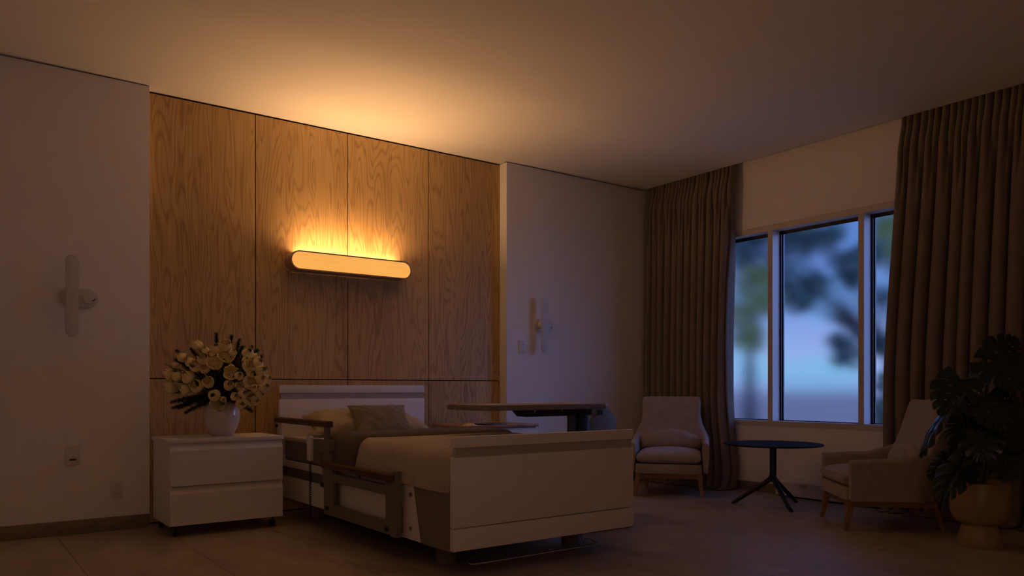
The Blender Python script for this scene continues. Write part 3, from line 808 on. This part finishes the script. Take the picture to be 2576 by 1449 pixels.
# ------------------------------------------------------------------ potted monstera
PX, PY = 5.045, 2.115
mp = thing('potted_monstera', 'dark monstera plant in an ochre pot on a flared foot, by the curtain', 'plant', (PX, PY, 0))
put('pot_foot', MB().lathe([(.119, 0), (.121, .004), (.116, .05), (.104, .10), (.090, .140)], 56), M['pot'], mp, local=True)
put('pot', MB().lathe([(.02, .128), (.088, .130), (.122, .142), (.146, .166), (.158, .20), (.162, .25), (.162, .384), (.160, .388), (.156, .386), (.154, .36), (.154, .34)], 72, cap=True), M['pot'], mp, local=True, angle=50)
sm = MB(); sm.grid(lambda u, v: (.153 * v * math.cos(2 * PI * u), .153 * v * math.sin(2 * PI * u), .360 + .012 * mnoise.noise(Vector((v * 3 * math.cos(2 * PI * u), v * 3 * math.sin(2 * PI * u), 1)))), 40, 8, closeu=True)
put('soil', sm, M['soil'], mp, local=True)
def leaf_mesh(seed):
    r_ = random.Random(seed)
    slits = [.14 + .19 * k + r_.uniform(-.03, .03) for k in range(4)]; starts = [r_.uniform(.30, .62) for k in range(4)]
    holes = [(.5 * (slits[k] + slits[k + 1]) + r_.uniform(-.02, .02), .22 + r_.uniform(-.04, .04)) for k in range(3)]
    def pt(sd, t, r):
        th = math.radians(lerp(128, 22, t ** .8) - 20 * r * sstep(0, .2, t)); ln = (1 - .10 * max(math.exp(-((t - s) / .045) ** 2) for s in slits)) * .56 * max(0, 1 - t ** 2.4) ** .85 * (.80 + .20 * sstep(0, .22, t))
        x = sd * r * ln * math.sin(th); y = t * 1.0 + r * ln * math.cos(th)
        y += -.10 * r * r * ln * 0
        z = .05 * math.sqrt(r + .02) - .26 * (r * ln) ** 2 - .22 * max(0, y - .25) ** 2 + .020 * math.sin(t * 34 + sd) * r * r
        return (x, y, z)
    b = bmesh.new(); NT, NR = 110, 16
    for sd in (-1, 1):
        g = [[b.verts.new(pt(sd, .999 * i / NT, j / NR)) for j in range(NR + 1)] for i in range(NT + 1)]
        for i in range(NT):
            for j in range(NR):
                t = (i + .5) / NT; r = (j + .5) / NR
                if any(r > s0 and abs(t - s) < .0025 + .017 * ((r - s0) / (1 - s0)) ** 1.2 for s, s0 in zip(slits, starts)): continue
                if any(((t - ht) / .020) ** 2 + ((r - hr) / .07) ** 2 < 1 for ht, hr in holes): continue
                q = (g[i][j], g[i + 1][j], g[i + 1][j + 1], g[i][j + 1])
                b.faces.new(q if sd > 0 else q[::-1])
    loose = [v for v in b.verts if not v.link_faces]; bmesh.ops.delete(b, geom=loose, context='VERTS')
    bmesh.ops.remove_doubles(b, verts=b.verts, dist=1e-5)
    for k in range(2): bmesh.ops.smooth_vert(b, verts=[v for v in b.verts if v.is_boundary], factor=.5, use_axis_x=True, use_axis_y=True, use_axis_z=True)
    bmesh.ops.solidify(b, geom=list(b.faces), thickness=.006)
    m = MB(); m._merge(b)
    m.tube([(0, y, .05 * math.sqrt(.02) - .22 * max(0, y - .25) ** 2 + .003) for y in (0, .2, .4, .6, .8, .97)], [.014, .012, .010, .008, .005, .002], 6)
    return m
LEAVES = [
 (4.805,2.118,0.996, 4.615,2.133,0.805, 0.22,0),
 (5.059,2.055,1.111, 5.375,2.010,1.271, 0.20,25),
 (5.011,2.029,1.098, 4.945,1.829,0.959, 0.26,0),
 (4.861,2.015,0.897, 4.789,1.882,0.724, 0.24,0),
 (5.123,2.132,1.018, 5.119,2.259,0.928, 0.16,10),
 (4.724,2.115,0.858, 4.337,2.151,0.603, 0.13,62),
 (5.008,2.155,0.773, 4.868,2.196,0.608, 0.18,-10),
 (4.783,2.010,0.698, 4.712,1.938,0.537, 0.20,15),
 (5.068,1.987,0.741, 4.954,1.885,0.596, 0.22,0),
 (4.989,1.921,0.585, 4.838,1.908,0.434, 0.19,-12),
 (4.765,2.085,0.516, 4.502,2.092,0.337, 0.18,20),
 (4.868,2.196,0.525, 4.759,2.276,0.409, 0.13,-30),
 (5.114,1.892,0.593, 5.020,1.898,0.427, 0.14,20),
 (5.299,2.003,0.819, 5.317,1.928,0.629, 0.22,0),
 (5.134,2.187,0.597, 5.111,2.265,0.482, 0.17,0),
 (4.701,2.070,0.487, 4.649,1.984,0.440, 0.09,-35),
 (5.317,1.928,1.132, 5.279,1.832,0.917, 0.24,0),
 (5.347,2.092,0.891, 5.579,2.046,0.763, 0.20,15),
]
protos = [put('leaf', leaf_mesh(k), M['monstera'], mp, local=True, angle=60) for k in range(3)]
camv = Vector((-.72, -.62, .12)).normalized()
for i, (bx_, by_, bz_, tx_, ty_, tz_, w_, rl) in enumerate(LEAVES):
    B = Vector((bx_, by_, bz_)); T_ = Vector((tx_, ty_, tz_)); d = T_ - B; L = d.length
    Y = d.normalized(); nrm = (camv * .75 + Vector((0, 0, .55)))
    nrm = (nrm - Y * nrm.dot(Y)).normalized(); nrm = Matrix.Rotation(math.radians(rl), 3, Y) @ nrm
    X = Y.cross(nrm).normalized()
    o = protos[i] if i < 3 else protos[i % 3].copy()
    if i >= 3: COL.objects.link(o); o.parent = mp
    sx = w_ * 1.18; sy = L * .95
    Mx = Matrix((( X.x * sx, Y.x * sy, nrm.x * L, B.x - PX), (X.y * sx, Y.y * sy, nrm.y * L, B.y - PY), (X.z * sx, Y.z * sy, nrm.z * L, B.z), (0, 0, 0, 1)))
    o.matrix_local = Mx
    r_ = random.Random(i + 40); a = r_.uniform(0, 2 * PI); rr = r_.uniform(.01, .07)
    P0 = Vector((PX + rr * math.cos(a), PY + rr * math.sin(a), .345)); P3 = B
    P1 = P0.lerp(P3, .25) + Vector((0, 0, .25 * (P3.z - P0.z) + .05)); P2 = P0.lerp(P3, .8) + Vector((0, 0, .16 * abs(P3.z - P0.z) + .06))
    pts = []
    for k in range(15):
        q = k / 14; pts.append(P0 * (1 - q) ** 3 + P1 * 3 * q * (1 - q) ** 2 + P2 * 3 * q * q * (1 - q) + P3 * q ** 3)
    put('stalk', MB().tube(pts, [lerp(.0065, .0036, k / 14) for k in range(15)], 8), M['stalk'], mp)

# ------------------------------------------------------------------ vase with tulips and fern
VX, VY, VZ = 1.570, 5.530, .622
vp = [(.02, .0005), (.066, .0005), (.074, .006), (.096, .045), (.114, .090), (.121, .130), (.118, .170), (.106, .212), (.090, .246), (.086, .262), (.083, .265), (.080, .262), (.084, .245), (.100, .21), (.112, .17)]
tag(put('vase', MB().lathe(vp, 72, Matrix.Translation((VX, VY, VZ))), M['vase'], angle=60), 'glossy white egg-shaped vase on the bedside cabinet', 'vase')
def bloom_mesh(op):
    m = MB()
    for ring in range(2):
        for k in range(3):
            th0 = math.radians(120 * k + 60 * ring + 10 * ring)
            sc = 1.0 if ring else .93
            def f(u, v, th0=th0, sc=sc, ring=ring, k=k):
                a = 2 * u - 1
                if op == 0: r = lerp(.18, 1.0, math.sin(min(1, v * 1.55) * PI / 2)) * (1 - .62 * sstep(.45, 1.0, v))
                elif op == 1: r = lerp(.18, 1.0, math.sin(min(1, v * 1.5) * PI / 2)) * (1 - .26 * sstep(.5, .95, v)) + .06 * sstep(.9, 1, v)
                else: r = lerp(.18, .95, math.sin(min(1, v * 1.4) * PI / 2)) + .22 * sstep(.6, 1, v)
                hgt = (2.15, 1.95, 1.7)[op] * (1 - .035 * k)
                ha = math.radians(46) * (.45 + .55 * sstep(0, .4, v)) * math.sqrt(max(0.0, 1 - max(0.0, (v - .42) / .58) ** 2.6))
                ang = th0 + a * ha
                cup = 1 - .10 * a * a * (1 if op else .4)
                z = hgt * v - .05 * a * a * v + .04 * math.sin(5 * a + k)
                rr = r * sc * cup + .03 * (1 - a * a) * v
                return (rr * math.cos(ang), rr * math.sin(ang), z)
            m.grid(f, 9, 14, thick=-.035)
    m.lathe([(.05, -.12), (.2, .02), (.25, .12)], 12)
    return m
TULIPS = [
 (1.395, 5.48, 1.235, 0.0359, 0, "cream tulip at eleven o'clock on the rim, half hidden by a fern tip"),
 (1.427, 5.404, 1.198, 0.0278, 0, "small cream tulip tucked between the crown blooms and the eleven o'clock fern"),
 (1.482, 5.353, 1.207, 0.0382, 0, 'closed egg-shaped cream tulip beside the tallest bloom on the crown'),
 (1.533, 5.328, 1.227, 0.0428, 1, 'tallest open cream tulip at the very crown of the bouquet'),
 (1.458, 5.356, 1.175, 0.022, 0, 'small pale bud in a green leaf just below the crown'),
 (1.414, 5.384, 1.138, 0.0417, 1, 'wide open cream tulip at half past ten, one row below the crown'),
 (1.468, 5.319, 1.106, 0.0405, 2, "fully open cream tulip facing straight out at the bouquet's upper middle"),
 (1.532, 5.289, 1.157, 0.0451, 2, 'broad open cream tulip under the tallest bloom beside a green blade leaf'),
 (1.569, 5.281, 1.186, 0.026, 0, 'small cream tulip peeping out behind the broad open one under the crown'),
 (1.317, 5.552, 1.155, 0.0336, 0, "dim cream tulip at ten o'clock between two fern tips"),
 (1.344, 5.473, 1.122, 0.0318, 0, "dim cream tulip behind the fern below the ten o'clock tip"),
 (1.371, 5.419, 1.093, 0.0405, 1, 'open cream tulip at half past nine, inside the ferns'),
 (1.413, 5.363, 1.075, 0.0324, 1, 'cream bud hanging under the wide open tulip of the upper middle'),
 (1.283, 5.604, 1.101, 0.0243, 0, "smallest dim tulip behind the lower fern at nine o'clock"),
 (1.263, 5.66, 1.044, 0.0393, 0, "large tulip at the outermost nine o'clock edge of the bouquet"),
 (1.282, 5.564, 1.023, 0.0336, 0, "cream tulip overlapping the outermost one at nine o'clock"),
 (1.331, 5.461, 1.022, 0.0451, 0, "smooth closed egg-shaped tulip standing alone near the bouquet's nine o'clock"),
 (1.37, 5.404, 0.963, 0.0428, 1, 'open cup-shaped cream tulip under the smooth egg-shaped one'),
 (1.318, 5.489, 0.94, 0.0347, 0, "cream tulip at eight o'clock partly behind the cup-shaped one"),
 (1.263, 5.643, 0.952, 0.0428, 0, "large dim tulip drooping at the outer eight o'clock edge"),
 (1.428, 5.337, 0.988, 0.0382, 1, 'cream tulip with a pinkish tinge beside the dark centre gap'),
 (1.462, 5.321, 0.901, 0.0393, 0, 'pointed cream tulip hanging over the vase mouth, upper of two'),
 (1.486, 5.329, 0.85, 0.0417, 2, 'open cream tulip drooping lowest over the front of the vase'),
 (1.512, 5.294, 0.873, 0.0208, 0, 'little dim tulip between the vase mouth and the drooping blooms'),
 (1.55, 5.246, 1.047, 0.0428, 2, "open cream tulip at the bouquet's heart, showing its inside"),
 (1.593, 5.222, 1.03, 0.0301, 0, "cream bud nestled beside the open tulip at the bouquet's heart"),
 (1.536, 5.251, 0.968, 0.0347, 0, "closed round cream tulip under the bouquet's heart"),
 (1.59, 5.222, 0.963, 0.0255, 1, 'smallest cream bud under the heart, towards the bed'),
 (1.573, 5.247, 0.895, 0.0289, 0, 'narrow closed bud pointing down beside the vase shoulder'),
 (1.658, 5.244, 1.179, 0.0393, 0, "cream tulip at one o'clock below a dark fern"),
 (1.708, 5.229, 1.16, 0.0255, 0, "small tulip behind the fern tip at two o'clock"),
 (1.638, 5.229, 1.133, 0.0266, 0, "cream bud behind the pair of large tulips at two o'clock"),
 (1.654, 5.212, 1.093, 0.0428, 1, "large ruffled tulip at two o'clock, in front of its neighbours"),
 (1.713, 5.211, 1.117, 0.037, 0, "closed tulip crossed by a green leaf at two o'clock"),
 (1.728, 5.196, 1.062, 0.0428, 0, "big smooth tulip at half past two on the bouquet's rim"),
 (1.659, 5.201, 1.045, 0.0278, 0, "slim cream tulip lying under the ruffled two o'clock bloom"),
 (1.655, 5.198, 0.985, 0.0451, 1, "large curled cream tulip at three o'clock, nearest the viewer there"),
 (1.723, 5.189, 1.008, 0.037, 0, "cream tulip at three o'clock just inside the outermost one"),
 (1.77, 5.194, 1.009, 0.0289, 0, "outermost tulip at three o'clock, nearest the headboard"),
 (1.693, 5.193, 0.946, 0.037, 0, 'cream tulip below the large curled one at half past three'),
 (1.743, 5.19, 0.96, 0.0405, 0, 'rim tulip at half past three under the outermost one'),
 (1.619, 5.218, 0.918, 0.0336, 0, 'faded cream tulip in the row below the curled bloom'),
 (1.616, 5.252, 0.85, 0.0382, 0, 'lowest tulip on the bed side, beside the vase shoulder'),
 (1.656, 5.22, 0.884, 0.0451, 1, "broad faded tulip at five o'clock above the lowest one"),
 (1.698, 5.224, 0.866, 0.0336, 0, "dim tulip at the five o'clock rim above a hanging fern"),
 (1.721, 5.202, 0.909, 0.0289, 0, "small dim tulip at four o'clock on the rim"),
]
FERNS = [
 (1.519,5.489,1.332,"dark green fern tip rising highest at twelve o'clock"),
 (1.601,5.404,1.316,'dark green fern tip at half past twelve, taller of the pair beside the crown'),
 (1.642,5.357,1.289,'dark green fern tip leaning out at half past twelve, shorter of the pair'),
 (1.712,5.304,1.241,"dark green fern tip at one o'clock above the cream tulip"),
 (1.746,5.290,1.218,"dark green upper fern tip at two o'clock"),
 (1.767,5.264,1.173,"dark green middle fern tip at two o'clock with feathery needles"),
 (1.791,5.233,1.087,'dark green short fern tip at half past two beyond the smooth tulip'),
 (1.303,5.692,1.215,"dark green uppermost fern tip at ten o'clock, long and slanted"),
 (1.294,5.699,1.152,'dark green lower fern tip at half past nine'),
 (1.364,5.555,1.226,"dark green fern tip crossing in front of the eleven o'clock tulip"),
 (1.414,5.506,1.257,'dark green fern spray spreading across the upper bouquet towards the crown'),
 (1.437,5.442,1.212,'dark green fern spray in the middle of the upper ferns'),
 (1.278,5.632,1.076,"dark green fern tip at nine o'clock above the outermost tulip"),
 (1.270,5.716,0.846,'dark green fern hanging at half past seven, outermost of the low cluster'),
 (1.276,5.712,0.805,"dark green low fern tip at seven o'clock, second of the cluster"),
 (1.309,5.688,0.805,"dark green low fern tip at seven o'clock, third of the cluster"),
 (1.346,5.661,0.770,"dark green lowest fern tip of the seven o'clock cluster, nearest the table"),
 (1.391,5.499,0.820,'dark green short fern tip beside the vase at half past six'),
 (1.723,5.329,0.783,"dark green fern tip hanging at five o'clock against the wood wall"),
 (1.557,5.316,0.863,'dark green fern tip over the vase rim below the heart'),
 (1.510,5.396,0.794,'dark green small fern tip poking below the drooping tulip on the vase'),
 (1.649,5.312,1.238,"dark green fern spray between the crown and the one o'clock tulip"),
 (1.655,5.287,1.198,"dark green fern spray just under the one o'clock fern tip"),
 (1.505,5.330,1.053,"dark green dark fern spray filling the bouquet's centre gap"),
 (1.591,5.282,1.099,'dark green dark fern spray above the heart of the bouquet'),
 (1.477,5.348,0.974,'dark green dark fern spray below the centre gap'),
 (1.525,5.319,0.917,'dark green dark fern spray behind the vase mouth'),
 (1.332,5.545,0.871,"dark green dense fern spray at the root of the seven o'clock cluster"),
]
blooms = []
for op in range(3):
    b = bloom_mesh(op); me = bpy.data.meshes.new('bloom'); b.bm.to_mesh(me); b.bm.free(); me.materials.append(M['petal'])
    me.polygons.foreach_set('use_smooth', [True] * len(me.polygons)); me.set_sharp_from_angle(angle=math.radians(60)); blooms.append(me)
mouth = Vector((VX, VY, VZ + .215)); camp = Vector((0, 0, .95))
def bez(a, b, c, d, n): return [a * (1 - q) ** 3 + b * 3 * q * (1 - q) ** 2 + c * 3 * q * q * (1 - q) + d * q ** 3 for q in (k / n for k in range(n + 1))]
for i, (x, y, z, s, op, lab) in enumerate(TULIPS):
    r_ = random.Random(i + 7); p = Vector((x, y, z)); s = s * 1.10
    out = (p - Vector((VX, VY + .02, .88))).normalized(); tc_ = (camp - p).normalized()
    d = (out * 1.0 + tc_ * (.10, .25, .60)[op] + Vector((r_.uniform(-.15, .15), 0, r_.uniform(-.1, .15)))).normalized()
    root = thing('tulip', lab, 'tulip', (VX, VY, VZ + .03), 0, 'cream tulips in the white vase')
    o = bpy.data.objects.new('bloom', blooms[op]); COL.objects.link(o); o.parent = root
    base = p - d * s * 1.05
    q = d.to_track_quat('Z', 'Y').to_matrix().to_4x4() @ Matrix.Rotation(r_.uniform(0, 6.28), 4, 'Z')
    o.matrix_local = Matrix.Translation(base - root.location) @ q @ Matrix.Diagonal((s, s, s * (1.0, .98, .95)[op], 1))
    a = r_.uniform(0, 6.28); rr = .045 * math.sqrt(r_.random())
    m0 = mouth + Vector((rr * math.cos(a), rr * math.sin(a) , 0)); foot = Vector((VX + rr * .5 * math.cos(a + 2.5), VY + rr * .5 * math.sin(a + 2.5), VZ + .03))
    st = [foot] + bez(m0, m0 + Vector((0, 0, .10)) + out * .03, base - d * .08, base + d * .004, 12)
    put('stem', MB().tube(st, .0036, 6), M['tstem'], root)
    if i % 2 == 1 or 'leaf' in lab:
        n_ = d.cross(Vector((r_.uniform(-1, 1), r_.uniform(-1, 1), .3))).normalized()
        ln = r_.uniform(.11, .16); wd = r_.uniform(.020, .030)
        st0 = base - d * .07
        def lf(u, v, st0=st0, d=d, n_=n_, ln=ln, wd=wd):
            c = st0 + d * ln * v + n_ * (.035 * v * v + .008); sdv = d.cross(n_)
            w = wd * math.sin(PI * min(1, .12 + .88 * v)) ** .7
            return tuple(c + sdv * (2 * u - 1) * w + n_ * -.010 * (1 - (2 * u - 1) ** 2))
        put('leaf', MB().grid(lf, 7, 14, thick=.0012), M['tstem'], root)
for i, (x, y, z, lab) in enumerate(FERNS):
    r_ = random.Random(i + 300); tip = Vector((x, min(y, 5.80), z))
    a = r_.uniform(0, 6.28); m0 = mouth + Vector((.05 * math.cos(a), .05 * math.sin(a), 0))
    out = (tip - Vector((VX, VY, .88))).normalized()
    pts = bez(m0, m0 + Vector((0, 0, .09)) + out * .02, tip - out * .13 + Vector((0, 0, .025)), tip, 30)
    b = MB(); b.tube(pts, [lerp(.0026, .0012, k / 30) for k in range(31)], 5)
    bm = b.bm; k0 = 6
    for k in range(760):
        t_ = r_.random() ** .85; f = k0 + (29.0 - k0) * t_; j = int(f); c = pts[j].lerp(pts[j + 1], f - j)
        ax = (pts[j + 1] - pts[j]).normalized(); sd = ax.orthogonal().normalized(); sd = Matrix.Rotation(r_.uniform(0, 6.28), 3, ax) @ sd
        ln = .045 * (1 - .55 * t_ ** 2.2) * r_.uniform(.7, 1.1)
        dr = (sd * .85 + ax * .55).normalized(); w = ax.cross(sd) * .0021
        v1, v2, v3 = bm.verts.new(c - w), bm.verts.new(c + w), bm.verts.new(c + dr * ln)
        v4 = bm.verts.new(c + dr * ln * .5 + sd.cross(dr) * .0006 + ax * .0012)
        bm.faces.new((v1, v2, v4)); bm.faces.new((v2, v3, v4)); bm.faces.new((v3, v1, v4))
    tag(put('fern_sprig', b, M['fern']), lab, 'fern', 'fern sprigs in the tulip bouquet')

# ------------------------------------------------------------------ outside
struct('ground', MB().box(6.34, 260, -160, 260, -.6, -.45), simple('evening_paving', (0.97, 0.60, 0.37), 0.9, 0.05, .3), label='pale paving outside the window')
FW = Vector((.5916, .8063, 0)); RG = Vector((.8063, -.5916, 0))
leafm = {'dark': simple('dark_tree_leaves', (0.17, 0.26, 0.22), 0.6, .3, 3.0), 'pale': simple('pale_tree_leaves', (0.52, 0.60, 0.20), 0.6, .3, 3.0), 'mid': simple('mid_green_leaves', (0.12, 0.22, 0.12), 0.6, .3, 3.0)}
barkm = simple('tree_bark', (0.10, 0.075, 0.07), 0.9, .3, 5.0)
def out_at(px, py, D): return Vector((0, 0, .95)) + FW * D + RG * ((px - 1288) * D / 1960) + Vector((0, 0, (976 - py) * D / 1960))
def tree(name, label, cat, base, clumps, kind, trunk_r, nleaf, size, seed):
    r_ = random.Random(seed)
    t = thing(name, label, cat, (base.x, base.y, -.45))
    b = bmesh.new()
    for c, r in clumps:
        for k in range(nleaf):
            d = Vector((r_.gauss(0, 1), r_.gauss(0, 1), r_.gauss(0, 1))).normalized() * (r * r_.random() ** .45); d.z *= .8
            p = c + d; n = Vector((r_.gauss(0, 1), r_.gauss(0, 1), r_.gauss(0, 1) + .6)).normalized(); s1 = n.orthogonal().normalized() * size * r_.uniform(.6, 1.2); s2 = n.cross(s1) * .6
            vs = [b.verts.new(p + q) for q in (s1, s2, -s1, -s2)]; b.faces.new(vs)
    put('foliage', MB()._merge(b), leafm[kind], t)
    if trunk_r:
        m = MB(); top = sum((c for c, r in clumps), Vector()) / len(clumps)
        f = Vector((base.x, base.y, -.46)); fork = Vector((base.x, base.y, lerp(-.45, top.z, .55)))
        m.tube([f, f.lerp(fork, .5) + Vector((.05, .03, 0)), fork], [trunk_r * 1.3, trunk_r, trunk_r * .8], 10)
        for c, r in clumps: m.tube([fork, fork.lerp(c, .5) + Vector((0, 0, .1)), c], [trunk_r * .6, trunk_r * .4, trunk_r * .15], 6)
        put('trunk', m, barkm, t)
    return t
tree('young_tree', 'slender pale green young tree outside the window light nearest the corner', 'tree', out_at(1886, 976, 22), [(out_at(1888, 700, 22), .75), (out_at(1866, 790, 22), .75), (out_at(1912, 760, 22), .6), (out_at(1880, 850, 22), .55), (out_at(1915, 690, 22), .5)], 'pale', .17, 130, .16, 5)
tree('large_tree', 'large dark tree spreading over the middle of the window outside', 'tree', out_at(2232, 976, 15), [(out_at(1893, 620, 15), .55), (out_at(1990, 640, 15), .50), (out_at(2050, 605, 15), .42), (out_at(1985, 725, 15), .42), (out_at(2045, 715, 15), .38), (out_at(2125, 660, 15), .40), (out_at(2135, 890, 15), .40), (out_at(2110, 860, 15), .25), (out_at(2180, 640, 15), .35), (out_at(2250, 760, 15), .45), (out_at(2230, 870, 15), .3), (out_at(2010, 765, 15), .28), (out_at(1900, 585, 15), .4), (out_at(1985, 590, 15), .4), (out_at(1860, 640, 15), .4), (out_at(2090, 590, 15), .3), (out_at(1870, 590, 15), .35), (out_at(2150, 700, 15), .25)], 'dark', .07, 125, .10, 6)
tree('leafy_tree', 'yellow-green tree top outside the window light beside the monstera curtain', 'tree', out_at(2300, 976, 26), [(out_at(2222, 590, 26), .7), (out_at(2240, 560, 26), .7), (out_at(2300, 640, 26), .9), (out_at(2215, 640, 26), .5), (out_at(2010, 575, 26), .5), (out_at(1980, 560, 26), .5)], 'pale', .18, 150, .17, 7)
tree('bush', 'low green bush outside at the foot of the window beside the curtain', 'bush', out_at(2250, 1010, 11), [(out_at(2245, 1010, 11), .38), (out_at(2232, 1050, 11), .30), (out_at(2275, 1040, 11), .4), (out_at(2245, 960, 11), .22)], 'mid', .03, 160, .06, 8)

# ------------------------------------------------------------------ sky and lamps
def world():
    w = bpy.data.worlds.new('dusk_sky'); SC.world = w; w.use_nodes = True
    nt = w.node_tree; N = nt.nodes; Lk = nt.links; bg = N['Background']
    tc = N.new('ShaderNodeTexCoord'); sp_ = N.new('ShaderNodeSeparateXYZ'); Lk.new(tc.outputs['Generated'], sp_.inputs[0])
    sky = ramp(nt, mathn(nt, 'MULTIPLY_ADD', sp_.outputs[2], 1.0, 0.02), [(0.0, (.24, .31, .66)), (.045, (.30, .52, .79)), (.12, (.22, .34, .74)), (.22, (.12, .24, .62)), (.5, (.06, .13, .42))])
    cl = noise_tex(nt, coords(nt, (1, 1, 2.2), 'Generated'), 7.0, 2.0)
    mx = N.new('ShaderNodeMix'); mx.data_type = 'RGBA'; mx.blend_type = 'MULTIPLY'; mx.inputs[0].default_value = .75
    Lk.new(sky, mx.inputs[6]); Lk.new(ramp(nt, cl, [(.38, (.66, 1.0, 1.0)), (.62, (1.35, .84, 1.06))]), mx.inputs[7])
    # brighter afterglow low in the part of the sky the windows face
    dt = N.new('ShaderNodeVectorMath'); dt.operation = 'DOT_PRODUCT'; Lk.new(tc.outputs['Generated'], dt.inputs[0])
    gd = Vector((.62, -.75, .18)).normalized(); dt.inputs[1].default_value = gd
    gl = mathn(nt, 'POWER', mathn(nt, 'MAXIMUM', dt.outputs['Value'], 0.0), GLOW_POW)
    Lk.new(mx.outputs[2], bg.inputs['Color'])
    Lk.new(mathn(nt, 'MULTIPLY_ADD', gl, GLOW, SKY), bg.inputs['Strength'])
SKY, GLOW, GLOW_POW = 1.0, 8.0, 5.0
world()
STRIP, TILT_W, STAND = 22.0, 24.0, 6.3
M['strip'].node_tree.nodes['Principled BSDF'].inputs['Emission Strength'].default_value = STRIP
# standing lamp in the corner the photograph is taken from: it lights the fronts that face this way
fl = thing('floor_lamp', 'slim standing lamp with a lit linen drum shade in the near corner', 'lamp', (-.12, -.70, 0))
put('base', MB().lathe([(.001, 0), (.14, 0), (.14, .012), (.02, .022), (.001, .022)], 40), M['black'], fl, local=True)
put('pole', MB().lathe([(.009, .02), (.009, 1.42), (.004, 1.425)], 16), M['black'], fl, local=True)
put('lamp_shade', MB().lathe([(.165, 1.14), (.150, 1.42)], 48, cap=False), M['shade'], fl, local=True)
M['shade'].node_tree.nodes['Principled BSDF'].inputs['Emission Strength'].default_value = STAND
ld = bpy.data.lights.new('lamp_uplight', 'AREA'); ld.shape = 'RECTANGLE'; ld.size = hw * 2 - .2; ld.size_y = .05
ld.energy = TILT_W; ld.color = (1.0, .525, .195)
lo_ = bpy.data.objects.new('lamp_uplight', ld); COL.objects.link(lo_); lo_.parent = lamp
lo_.location = Vector((lc, 5.800, 1.984)) - Vector((lc, 5.875, lz))
lo_.rotation_euler = Vector((0, .80, -.60)).to_track_quat('Z', 'Y').to_euler()     # -Z shines up and out into the room
# ------------------------------------------------------------------ render look
SC.view_settings.view_transform = 'Standard'; SC.view_settings.look = 'None'
SC.view_settings.exposure = 0.0; SC.view_settings.gamma = 1.0; SC.view_settings.use_curve_mapping = False
SC.cycles.max_bounces = 8; SC.cycles.diffuse_bounces = 5; SC.cycles.glossy_bounces = 3; SC.cycles.transmission_bounces = 6
SC.cycles.use_denoising = True; SC.cycles.use_adaptive_sampling = True; SC.cycles.adaptive_threshold = 0.05
SC.cycles.caustics_reflective = False
SC.cycles.sample_clamp_indirect = 6.0
